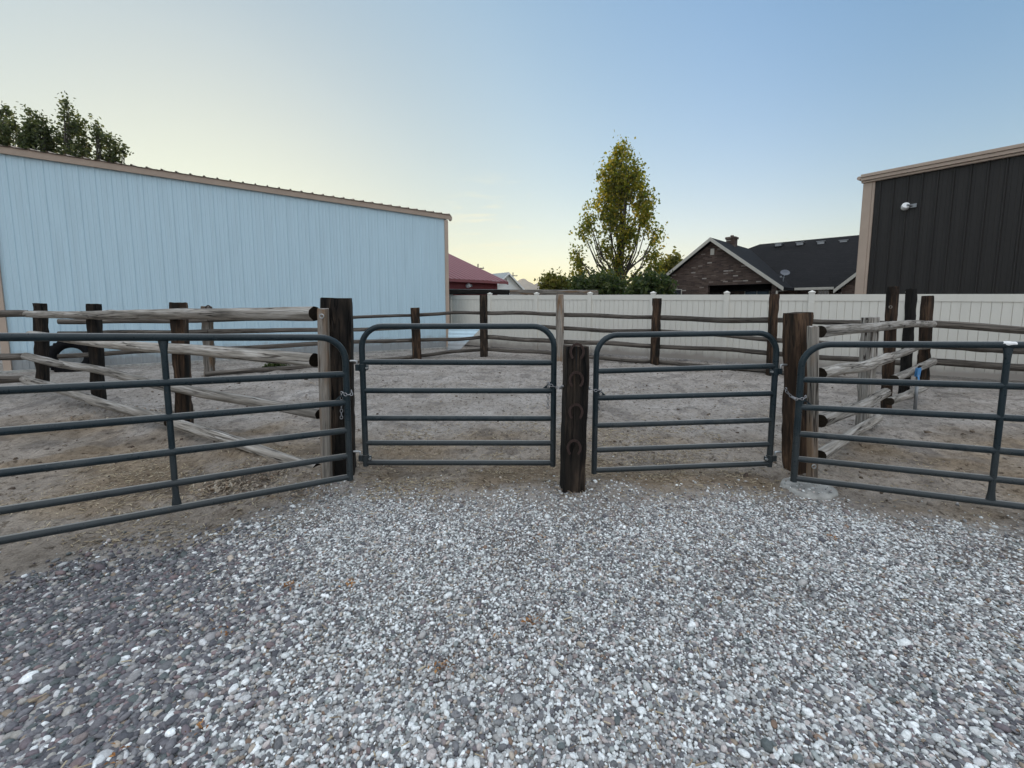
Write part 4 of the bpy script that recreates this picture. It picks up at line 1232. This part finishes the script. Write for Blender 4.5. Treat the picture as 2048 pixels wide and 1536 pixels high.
for x in (.3, xm_, W_ - .3): post('post', (s0.x + x, YS + .15, -.1), (s0.x + x, YS + .15, zt_ - .3), .2, .2, M['grey_post'], sh)

# ---- utility poles far away
for (px, py0, Y, lab) in ((956, 528, 70, 'dark utility pole sticking up behind the red barn roof'), (1026, 545, 90, 'thin utility pole standing right of the white house peak')):
    t_ = at(px, py0, Y); u = empty('utility_pole', (t_.x, t_.y, 0), .4, lab, 'utility pole', 'utility poles')
    mb = MB(); mb.tube([(0, 0, -.5), (0, 0, t_.z)], [.16, .1], 10); obj(mb, 'shaft', M['bark'], u, True)
    mb = MB(); mb.box(-1.0, 1.0, -.06, .06, t_.z - .75, t_.z - .6); obj(mb, 'crossarm', M['bark'], u)
    mb = MB()
    for x in (-.9, .9): mb.tube([(x, 0, t_.z - .6), (x, 0, t_.z - .4)], .05, 8)
    if px == 956: mb.tube([(.25, 0, t_.z - 1.9), (.25, 0, t_.z - 1.0)], .22, 10)
    obj(mb, 'insulators', M['greymetal'], u, True)

# ------------------------------------------------------------------ trees
def leaves_mesh(lobes, n, size, sigma, seed, per=16):
    rng = np.random.default_rng(seed)
    tot = sum((l_[3] * l_[4] * l_[5]) ** .75 for l_ in lobes) ; Ps = []
    for (cx, cy, cz, rx, ry, rz) in lobes:
        k = max(20, int(n * (rx * ry * rz) ** .75 / tot)); ncl = max(5, int(k / per))
        d = rng.normal(size=(ncl, 3)); d /= np.linalg.norm(d, axis=1)[:, None]
        rad = rng.random(ncl) ** .42
        c = d * rad[:, None] * np.array([rx, ry, rz]) * .86 + np.array([cx, cy, cz])
        which = rng.integers(0, ncl, k)
        sg_ = sigma * (.6 + .9 * rng.random(ncl))[which][:, None]
        Ps.append(c[which] + rng.normal(size=(k, 3)) * sg_ * np.array([1, 1, 1.25]))
    P = np.concatenate(Ps); k = len(P)
    a = rng.normal(size=(k, 3)); a /= np.linalg.norm(a, axis=1)[:, None]
    b = rng.normal(size=(k, 3)); b -= a * (a * b).sum(1)[:, None]; b /= np.linalg.norm(b, axis=1)[:, None]
    s = size * (.6 + .8 * rng.random(k))[:, None]
    V = np.stack([P - a * s * .6, P + b * s * .42, P + a * s * .7, P - b * s * .42], 1).reshape(-1, 3)
    return V, np.arange(4 * k).reshape(-1, 4)
def tree(name, lobes_px, Y, base_px, leaf, n, size, sigma, label, cat, seed, trunk=.25, group=None, branches=True, dz=.8, per=16):
    lob = []
    for (px, py, rx, ry) in lobes_px:
        c = at(px, py, Y + random.uniform(-.6, .6)); k = Y / F
        lob.append((c.x, c.y, c.z, rx * k, rx * k * dz, ry * k))
    b = at(base_px, 600, Y); root = empty(name, (b.x, b.y, 0), 0, label, cat, group)
    V, Fq_ = leaves_mesh(lob, n, size, sigma, seed, per)
    V = V - np.array([b.x, b.y, 0]); V[:, 2] = np.maximum(V[:, 2], .1)
    me = np_mesh('crown', V, Fq_, M[leaf], None, False, root)
    top = max(l_[2] + l_[5] * .6 for l_ in lob); mb = MB(); rg_ = random.Random(seed)
    hl = [l_ for l_ in lob if l_[2] + l_[5] > top * .8][0]
    pts = [(0, 0, -.2), (rg_.uniform(-.1, .1), 0, top * .2), ((hl[0] - b.x) * .35, (hl[1] - b.y) * .4, top * .5), ((hl[0] - b.x) * .8, (hl[1] - b.y) * .8, top * .95)]
    mb.tube(pts, [trunk, trunk * .8, trunk * .5, trunk * .1], 10)
    if branches:
        for l_ in lob:
            for q in range(4):
                z0 = min(top * .75, max(.4, l_[2] * rg_.uniform(.25, .7))); t_ = z0 / top
                x0 = (hl[0] - b.x) * t_ * .8
                e_ = (l_[0] - b.x + rg_.uniform(-.6, .6) * l_[3], l_[1] - b.y + rg_.uniform(-.6, .6) * l_[4], l_[2] + rg_.uniform(-.3, .7) * l_[5])
                md = ((x0 + e_[0]) / 2 + (e_[0] - x0) * .12, e_[1] * .45, z0 + (e_[2] - z0) * .42)
                mb.tube([(x0, 0, z0), md, e_], [trunk * .32 * (1.1 - t_), trunk * .2 * (1.1 - t_), .012], 6)
    obj(mb, 'trunk', M['bark'], root, True)
    return root
tree('poplar_tree', [(1242, 312, 22, 34), (1222, 345, 24, 38), (1262, 350, 24, 44), (1240, 385, 36, 46), (1284, 392, 24, 40), (1212, 405, 24, 40), (1288, 435, 22, 36), (1225, 440, 26, 36), (1250, 470, 26, 36), (1176, 446, 14, 34), (1168, 470, 12, 22), (1212, 500, 16, 36), (1310, 482, 13, 46), (1308, 528, 18, 34), (1238, 530, 18, 34), (1153, 512, 13, 28), (1158, 545, 18, 24), (1283, 562, 18, 18), (1208, 566, 28, 22)],
     38.0, 1240, 'poplar', 12500, .205, .29, 'tall golden green poplar rising above the vinyl fence', 'tree', 3, .3, per=24)
BG_ = 'bushes behind the vinyl fence'
tree('shrub', [(1108, 572, 26, 16), (1130, 578, 20, 12), (1097, 565, 10, 14)], 33.0, 1110, 'yellow_leaf', 3200, .22, .25, 'low yellow green shrub above the weathered shed beam', 'shrub', 5, .06, BG_)
tree('shrub', [(1195, 578, 26, 16), (1222, 580, 30, 20), (1160, 577, 18, 15)], 31.0, 1195, 'dark_leaf', 3400, .24, .28, 'dense dark green shrub at the foot of the poplar', 'shrub', 6, .08, BG_)
tree('shrub', [(1303, 572, 20, 22), (1325, 577, 16, 18), (1278, 582, 20, 14)], 27.0, 1300, 'dark_leaf', 2600, .2, .25, 'dark green shrub against the left corner of the brick house', 'shrub', 7, .08, BG_)
tree('tree', [(1345, 528, 12, 12), (1335, 540, 16, 16), (1352, 545, 16, 14)], 48.0, 1342, 'yellow_leaf', 1600, .35, .35, 'small yellow green treetop behind the left roof edge of the brick house', 'tree', 8, .15)
LG = 'treetops behind the white barn'
for i, (lb, base, lab, sd_k) in enumerate((
        ([(10, 228, 9, 28), (22, 262, 13, 32), (-8, 262, 16, 52), (6, 300, 20, 36), (8, 390, 28, 60)], 8, 'leftmost treetop cut by the picture edge above the white barn', 21),
        ([(60, 242, 8, 26), (64, 275, 14, 34), (52, 292, 12, 26), (60, 390, 26, 60)], 62, 'low treetop between the leftmost one and the tallest one', 22),
        ([(86, 252, 6, 24), (94, 290, 11, 36), (102, 312, 10, 26), (96, 400, 20, 60)], 94, 'narrow treetop touching the left side of the tallest one', 23),
        ([(134, 216, 7, 22), (138, 250, 15, 30), (160, 262, 13, 34), (124, 280, 14, 34), (148, 310, 24, 30), (172, 300, 12, 30), (145, 410, 30, 60)], 142, 'tallest pointed treetop above the white barn roof', 24),
        ([(193, 260, 7, 22), (200, 290, 12, 30), (219, 284, 8, 22), (230, 305, 12, 22), (246, 306, 8, 18), (215, 330, 24, 24), (215, 410, 28, 60)], 215, 'treetop sloping down to the right above the white barn roof', 25))):
    tree('tree', lb, 27.0 + i * .7, base, 'tree_leaf', 5200, .14, .16, lab, 'tree', sd_k, .25, LG, per=22)

# ------------------------------------------------------------------ small things in the pens
# tyre leaning on the white barn
tc_ = at(144, 717, A.y + 1.0)
dwall = Vector((math.cos(ang), math.sin(ang)))
ty = empty('tyre', at(144, 747, 10.3), ang, 'black tractor tyre leaning on the foot of the white barn', 'tyre')
mb = MB(); Rt, rt_ = .335, .105; V = []; Fs = []; n1, n2 = 64, 14
for i in range(n1):
    a = 2 * math.pi * i / n1
    for j in range(n2):
        b_ = 2 * math.pi * j / n2; tread = .03 if (math.cos(b_) > .45 and i % 2) else 0
        r = Rt + (rt_ + tread) * math.cos(b_)
        V.append((r * math.cos(a), rt_ * 1.15 * math.sin(b_) + .0, r * math.sin(a) + Rt + rt_ - .03))
for i in range(n1):
    for j in range(n2): Fs.append((i * n2 + j, i * n2 + (j + 1) % n2, ((i + 1) % n1) * n2 + (j + 1) % n2, ((i + 1) % n1) * n2 + j))
mb.add(V, Fs); tr_ = obj(mb, 'tread', M['rubber'], ty)
ty.rotation_euler = (math.radians(-9), 0, ang)
# bent white sheet in the corner
mb = MB(); V = []; Fs = []; nu, nv = 40, 10
c0_ = at(902, 698, c2.y + 1.6)
for i in range(nu + 1):
    for j in range(nv + 1):
        u, v = i / nu, j / nv
        w_ = 1.05 - .55 * (1 - u) * 1.0
        x = -.12 + v * (.42 + .75 * u) ; z = u * .78; y = -.25 * math.sin(v * 1.4) * (1 - u * .3) + u * .3 + .007 * math.sin(u * 38)
        V.append((x, y, z + .01))
for i in range(nu):
    for j in range(nv):
        k = i * (nv + 1) + j; Fs.append((k, k + 1, k + nv + 2, k + nv + 1))
mb.add(V, Fs); o = mb.build('metal_sheet', M['white_metal'], None, Matrix.Translation((c0_.x, c0_.y, .02)))
so = o.modifiers.new('thickness', 'SOLIDIFY'); so.thickness = .004
tag(o, 'bent white ribbed metal sheet standing between the barn corner and the vinyl fence', 'metal sheet')
# yard hydrant with blue cover
hb = gp(1830, 818); hy = empty('yard_hydrant', hb, 0, 'thin grey water hydrant pipe with a bright blue head', 'hydrant')
htop = at(1837, 734, hb.y) - hb
mb = MB(); mb.tube([(0, 0, -.1), (htop.x * .8, 0, htop.z - .12)], .022, 10); obj(mb, 'pipe', M['greymetal'], hy, True)
mb = MB(); x = htop.x
mb.prism([(x - .032, -.02, htop.z - .15), (x + .018, -.02, htop.z - .15), (x + .032, -.02, htop.z - .03), (x + .024, -.02, htop.z - .005), (x - .022, -.02, htop.z - .02)], (0, .045, 0))
mb.tube([(x - .02, -.03, htop.z - .15), (x - .06, -.09, htop.z - .2), (x - .06, -.1, htop.z - .28)], .012, 8)
obj(mb, 'head', M['blue'], hy)
mb = MB(); mb.bar((x, 0, htop.z - .01), (x + .03, 0, htop.z + .02), .03, .02); obj(mb, 'handle', M['black'], hy)
# green weed under the log
wv, wf = leaves_mesh([(0, 0, .06, .28, .12, .07), (.2, .05, .05, .2, .1, .05), (-.2, 0, .05, .2, .1, .05)], 700, .055, .03, 77)
wp = gp(552, 740); wo = np_mesh('weed', wv, wf, M['dark_leaf'], None, False); wo.location = (wp.x, wp.y, .02)
tag(wo, 'small patch of green weeds at the foot of the white barn', 'weed')
#BUILD3
# ------------------------------------------------------------------ gravel
def ico(sub):
    import bmesh
    bm = bmesh.new(); bmesh.ops.create_icosphere(bm, subdivisions=sub, radius=1)
    V = np.array([v.co[:] for v in bm.verts]); Fq_ = np.array([[v.index for v in f.verts] for f in bm.faces]); bm.free()
    return V, Fq_
def scatter(x0, x1, y0, y1, s, rng, jit=.5):
    nx_, ny_ = int((x1 - x0) / s), int((y1 - y0) / (s * .87))
    ii, jj = np.meshgrid(np.arange(nx_), np.arange(ny_))
    x = x0 + (ii + .5 * (jj % 2)) * s + rng.uniform(-jit, jit, ii.shape) * s
    y = y0 + jj * s * .87 + rng.uniform(-jit, jit, ii.shape) * s
    return x.ravel(), y.ravel()
PAL_L = np.array([(.085, .085, .095), (.12, .115, .125), (.16, .155, .165), (.15, .125, .135), (.11, .125, .125), (.19, .185, .19), (.27, .26, .26), (.50, .50, .50), (.24, .19, .145), (.20, .15, .15), (.36, .34, .31)])
WL = np.array([.12, .15, .16, .10, .11, .13, .10, .045, .025, .035, .05]); WL /= WL.sum()
PAL_C = np.array([(.14, .14, .145), (.22, .22, .22), (.33, .318, .305), (.47, .475, .465), (.60, .615, .605), (.745, .76, .755), (.40, .34, .28), (.24, .20, .19), (.30, .32, .31), (.22, .15, .11), (.45, .40, .38)])
WC = np.array([.12, .13, .15, .18, .17, .11, .03, .035, .05, .012, .07]); WC /= WC.sum()
def pebbles(x, y, size, sub, rng, zoff, left):
    n = len(x); V0, F0 = ico(sub)
    asp = np.stack([1 + rng.random(n) * .55, .72 + rng.random(n) * .35, .45 + rng.random(n) * .35], 1)
    R = size[:, None] * asp * .56
    V = V0[None] * R[:, None, :]
    # lumpy: push along random axes
    d1 = rng.normal(size=(n, 1, 3)); d1 /= np.linalg.norm(d1, axis=2)[:, :, None]
    d2 = rng.normal(size=(n, 1, 3)); d2 /= np.linalg.norm(d2, axis=2)[:, :, None]
    w = 1 + .22 * (V0[None] * d1).sum(2) + .2 * np.abs((V0[None] * d2).sum(2)) - .28 * np.maximum(0, (V0[None] * -d1).sum(2) - .55)
    V = V * w[:, :, None]
    a = rng.uniform(0, 2 * np.pi, n); tx = rng.normal(0, .28, n); tyy = rng.normal(0, .28, n)
    ca, sa = np.cos(a)[:, None], np.sin(a)[:, None]
    c, s = np.cos(tx)[:, None], np.sin(tx)[:, None]
    Y_, Z_ = V[:, :, 1] * c - V[:, :, 2] * s, V[:, :, 1] * s + V[:, :, 2] * c
    c, s = np.cos(tyy)[:, None], np.sin(tyy)[:, None]
    X_, Z_ = V[:, :, 0] * c + Z_ * s, -V[:, :, 0] * s + Z_ * c
    X2, Y2 = X_ * ca - Y_ * sa, X_ * sa + Y_ * ca
    P = np.stack([X2 + x[:, None], Y2 + y[:, None], Z_ + zoff[:, None]], 2)
    kl = np.searchsorted(np.cumsum(WL), rng.random(n)).clip(0, len(PAL_L) - 1); kc = np.searchsorted(np.cumsum(WC), rng.random(n)).clip(0, len(PAL_C) - 1)
    colr = np.where((rng.random(n) < left)[:, None], PAL_L[kl], PAL_C[kc]) * rng.uniform(.82, 1.15, n)[:, None]
    C = np.repeat(colr[:, None, :], len(V0), 1)
    Fq_ = F0[None] + (np.arange(n) * len(V0))[:, None, None]
    return P.reshape(-1, 3), Fq_.reshape(-1, 3), C.reshape(-1, 3)
def gravel():
    rng = np.random.default_rng(5); parts = []
    def go(x, y, s, sub, dens=1.0, lift=.0):
        gi_ = gravel_in(x, y) + rng.normal(0, .17, len(x))
        thin = sstep(.56, .70, fbm(x * 1.3 + 7, y * 1.6, 101, 3)) * sstep(1.9, 2.6, y) * .5 + sstep(.15, .0, np.hypot((x - 3.3) / 9, (y - 2.55) / 2.2)) * .55
        keep = rng.random(len(x)) < sstep(-.12, .34, gi_) * dens * (1 - np.clip(thin, 0, .85))
        x, y = x[keep], y[keep]
        left = .92 * sstep(-.4, -1.9, x + (fbm(x * 1.5, y * 1.5, 91, 3) - .5) * .7 + np.maximum(0, y - 2.1) * .95)
        left = np.maximum(left, .45 * sstep(2.0, 1.2, y) * sstep(.6, 1.8, x))
        left = np.maximum(left, .12)
        size = s * np.exp(rng.normal(0, .27, len(x))) * (1 + .45 * left)
        big = rng.random(len(x)) < .012; size[big] *= 1.7
        z = gheight(x, y) + size * .16 + rng.uniform(-.6, .6, len(x)) * s * .62 + lift
        parts.append(pebbles(x, y, size, sub, rng, z, left))
    def patch(y0, y1, sp, x0=-9, x1=9):
        x, y = scatter(-6.2, 6.6, y0, y1, sp, rng)
        k = (np.abs(x) < 1.3 * y + .4) & (x > x0) & (x < x1); return x[k], y[k]
    x, y = patch(.85, 1.65, .0106); go(x, y, .0103, 2)
    x, y = patch(1.65, 4.3, .0106); go(x, y, .0103, 1)
    # larger pebbles on the left, lying on top
    for y0, y1, sub in ((.85, 1.9, 2), (1.9, 3.0, 1)):
        x, y = patch(y0, y1, .0165, -9, .2); k = x + (fbm(x * 1.5, y * 1.5, 91, 3) - .5) * .7 + np.maximum(0, y - 2.1) * .95 < -.95; x, y = x[k], y[k]
        go(x, y, .0125, sub, .95, .004)
        x, y = patch(y0, y1, .024); go(x, y, .0128, sub, .4, .003)
    # the yard carries on beyond the picture on both sides and under the camera
    x, y = scatter(-8, 8, -.6, 4.3, .018, rng); k = (np.abs(x) < 1.3 * np.maximum(y, 0) + 2.6) & ((np.abs(x) >= 1.3 * y + .4) | (y < .85)); go(x[k], y[k], .0185, 1)
    # loose stones scattered past the edge
    x, y = rng.uniform(-3.6, 4.6, 5200), rng.uniform(2.2, 4.9, 5200)
    g_ = gravel_in(x, y); k = rng.random(len(x)) < np.exp(-np.maximum(0, -g_) / .22) * (g_ < .25); x, y = x[k], y[k]
    sz = .012 * np.exp(rng.normal(0, .4, len(x))); parts.append(pebbles(x, y, sz, 1, rng, gheight(x, y) + sz * .15, np.full(len(x), .1)))
    n = 90; a = rng.uniform(0, 6.28, n); r = .2 * rng.random(n) ** .5; x, y = cc.x + r * np.cos(a), cc.y + r * np.sin(a) * .9   # stones kicked onto the concrete collar
    sz = .010 * np.exp(rng.normal(0, .4, n)); parts.append(pebbles(x, y, sz, 1, rng, np.full(n, .030), np.full(n, .1)))
    o = 0; Vs, Fs, Cs = [], [], []
    for V, Fq_, C in parts:
        Vs.append(V); Fs.append(Fq_ + o); Cs.append(C); o += len(V)
    ob = np_mesh('gravel', np.concatenate(Vs), np.concatenate(Fs), M['pebble'], np.concatenate(Cs))
    tag(ob, 'loose grey and white river gravel covering the yard', 'gravel', kind='stuff')
gravel()

# ------------------------------------------------------------------ straw, clods, leaves
def straw_bits():
    rng = np.random.default_rng(9)
    zones = [(-1.6, 2.6, 3.5, 5.6, 5200), (-4.3, -1.6, 2.7, 4.6, 3200), (2.6, 4.5, 3.0, 5.0, 500), (-3, 5, 5.6, 9, 1600), (-2.5, 3.5, 1.2, 3.4, 420), (-1.5, 2.4, 3.35, 3.9, 1500)]
    P = []
    for (x0, x1, y0, y1, n) in zones:
        x, y = rng.uniform(x0, x1, n * 2), rng.uniform(y0, y1, n * 2)
        k = rng.random(n * 2) < .25 + .9 * (fbm(x * 1.4, y * 1.4, 67, 3) > .5); P.append(np.stack([x[k], y[k]], 1)[:n])
    P = np.concatenate(P); n = len(P); x, y = P[:, 0], P[:, 1]
    L = rng.uniform(.012, .05, n); w = rng.uniform(.0012, .003, n); a = rng.uniform(0, np.pi, n); tl = rng.normal(0, .15, n)
    d = np.stack([np.cos(a) * np.cos(tl), np.sin(a) * np.cos(tl), np.sin(tl)], 1)
    s = np.stack([-np.sin(a), np.cos(a), np.zeros(n)], 1); u = np.cross(d, s)
    c = np.stack([x, y, gheight(x, y) + .006 + np.abs(tl) * L * .4], 1)
    inside = gravel_in(x, y) > .1; c[inside, 2] += .02
    V = []
    for e in (-1, 1):
        for (i, j) in ((-1, -1), (1, -1), (1, 1), (-1, 1)):
            V.append(c + d * (e * L / 2)[:, None] + s * (i * w)[:, None] + u * (j * w * .6)[:, None])
    V = np.stack(V, 1).reshape(-1, 3)
    q = np.array([(0, 1, 5, 4), (1, 2, 6, 5), (2, 3, 7, 6), (3, 0, 4, 7), (3, 2, 1, 0), (4, 5, 6, 7)])
    Fq_ = (q[None] + (np.arange(n) * 8)[:, None, None]).reshape(-1, 4)
    pal = np.array([(.36, .29, .19), (.26, .2, .13), (.44, .37, .26), (.16, .12, .08), (.32, .28, .22)])
    C = np.repeat(pal[rng.integers(0, 5, n)][:, None, :], 8, 1).reshape(-1, 3)
    tag(np_mesh('straw', V, Fq_, M['litter'], C, False), 'scattered straw trodden into the dirt round the gates', 'straw', kind='stuff')
straw_bits()
def clods():
    rng = np.random.default_rng(15); n = 2100
    x, y = rng.uniform(-7.5, 8, n), rng.uniform(3.0, 12.5, n)
    k = (gravel_in(x, y) < -.25); x, y = x[k], y[k]; n = len(x)
    sz = .011 * np.exp(rng.normal(0, .55, n)) + .005
    V, Fq_, C = pebbles(x, y, sz, 1, rng, gheight(x, y) + sz * .1, np.ones(n))
    pal = np.array([(.09, .065, .045), (.13, .10, .075), (.18, .15, .125), (.07, .05, .038)])
    C = np.repeat(pal[rng.integers(0, 4, n)][:, None, :], 12, 1).reshape(-1, 3)
    tag(np_mesh('dirt_clods', V, Fq_, M['litter'], C), 'dark dirt clods and droppings strewn over the pen floor', 'dirt clods', kind='stuff')
clods()
def leaf_litter():
    rng = np.random.default_rng(19); P = []
    def heap(px, py, sx, sy, n, h):
        c = gp(px, py); q = np.stack([rng.normal(c.x, sx, n), rng.normal(c.y, sy, n)], 1)
        P.append(np.column_stack([q, rng.random(n) * h * np.exp(-((q[:, 0] - c.x) / sx) ** 2 * .5)]))
    heap(495, 962, .17, .12, 420, .03); heap(570, 985, .16, .06, 120, .015); heap(440, 975, .14, .08, 130, .01)
    heap(275, 828, .45, .25, 360, .02); heap(640, 770, .3, .12, 40, .01); heap(1870, 790, .6, .2, 60, .02); heap(1160, 985, .3, .06, 25, .01)
    for a_, b_, k_ in ((585, 1166, 26), (697, 1172, 20), (1075, 1080, 14), (1062, 1246, 30), (1005, 1278, 6), (890, 1341, 26), (405, 1456, 12), (1660, 1080, 18), (450, 1262, 10), (1290, 1000, 10), (230, 1500, 10)):
        heap(a_, b_, .03, .02, k_, .012)
    P_ = np.concatenate(P); n = len(P_)
    a = rng.uniform(0, 2 * np.pi, n); L = rng.uniform(.02, .05, n); L = np.where(np.arange(n) > n - 182, L * .55, L); W = L * rng.uniform(.3, .55, n); tl = rng.normal(0, .45, n)
    d = np.stack([np.cos(a) * np.cos(tl), np.sin(a) * np.cos(tl), np.sin(tl)], 1); s = np.stack([-np.sin(a), np.cos(a), rng.normal(0, .4, n)], 1)
    c = np.column_stack([P_[:, 0], P_[:, 1], gheight(P_[:, 0], P_[:, 1]) + .012 + P_[:, 2]])
    up = np.array([0, 0, 1.0])
    V = np.stack([c - d * (L / 2)[:, None], c + s * (W / 2)[:, None] + up * (L * .12)[:, None], c + d * (L / 2)[:, None], c - s * (W / 2)[:, None] + up * (L * .12)[:, None]], 1).reshape(-1, 3)
    lift = np.where(gravel_in(P_[:, 0], P_[:, 1]) > .1, .012, 0); V = V.reshape(n, 4, 3); V[:, :, 2] += lift[:, None]; V = V.reshape(-1, 3)
    pal = np.array([(.32, .27, .21), (.20, .15, .11), (.42, .37, .30), (.12, .09, .07), (.26, .19, .13)])
    C = np.repeat(pal[rng.integers(0, 5, n)][:, None, :], 4, 1).reshape(-1, 3)
    C = C.reshape(n, 4, 3); C[n - 182:] = C[n - 182:] * np.array([.9, .55, .28]); C = C.reshape(-1, 3)
    Fq_ = np.arange(4 * n).reshape(-1, 4)
    Ft = np.concatenate([Fq_[:, [0, 1, 2]], Fq_[:, [0, 2, 3]]])
    tag(np_mesh('leaf_litter', V, Ft, M['litter'], C, False), 'dry brown leaves and wood chips heaped beside the left log fence', 'leaf litter', kind='stuff')
leaf_litter()

# ------------------------------------------------------------------ haze in the evening air
mb = MB(); mb.box(-7600, 7600, -7600, 7600, -9, 260)
hm = bpy.data.materials.new('evening_haze'); hm.use_nodes = True; hn = hm.node_tree
hn.nodes.remove(hn.nodes['Principled BSDF'])
pv_ = hn.nodes.new('ShaderNodeVolumePrincipled'); pv_.inputs['Density'].default_value = .00011
pv_.inputs['Color'].default_value = (.93, .93, .96, 1); pv_.inputs['Anisotropy'].default_value = .2
hn.links.new(pv_.outputs[0], hn.nodes['Material Output'].inputs['Volume'])
tag(mb.build('haze', hm), kind='stuff')
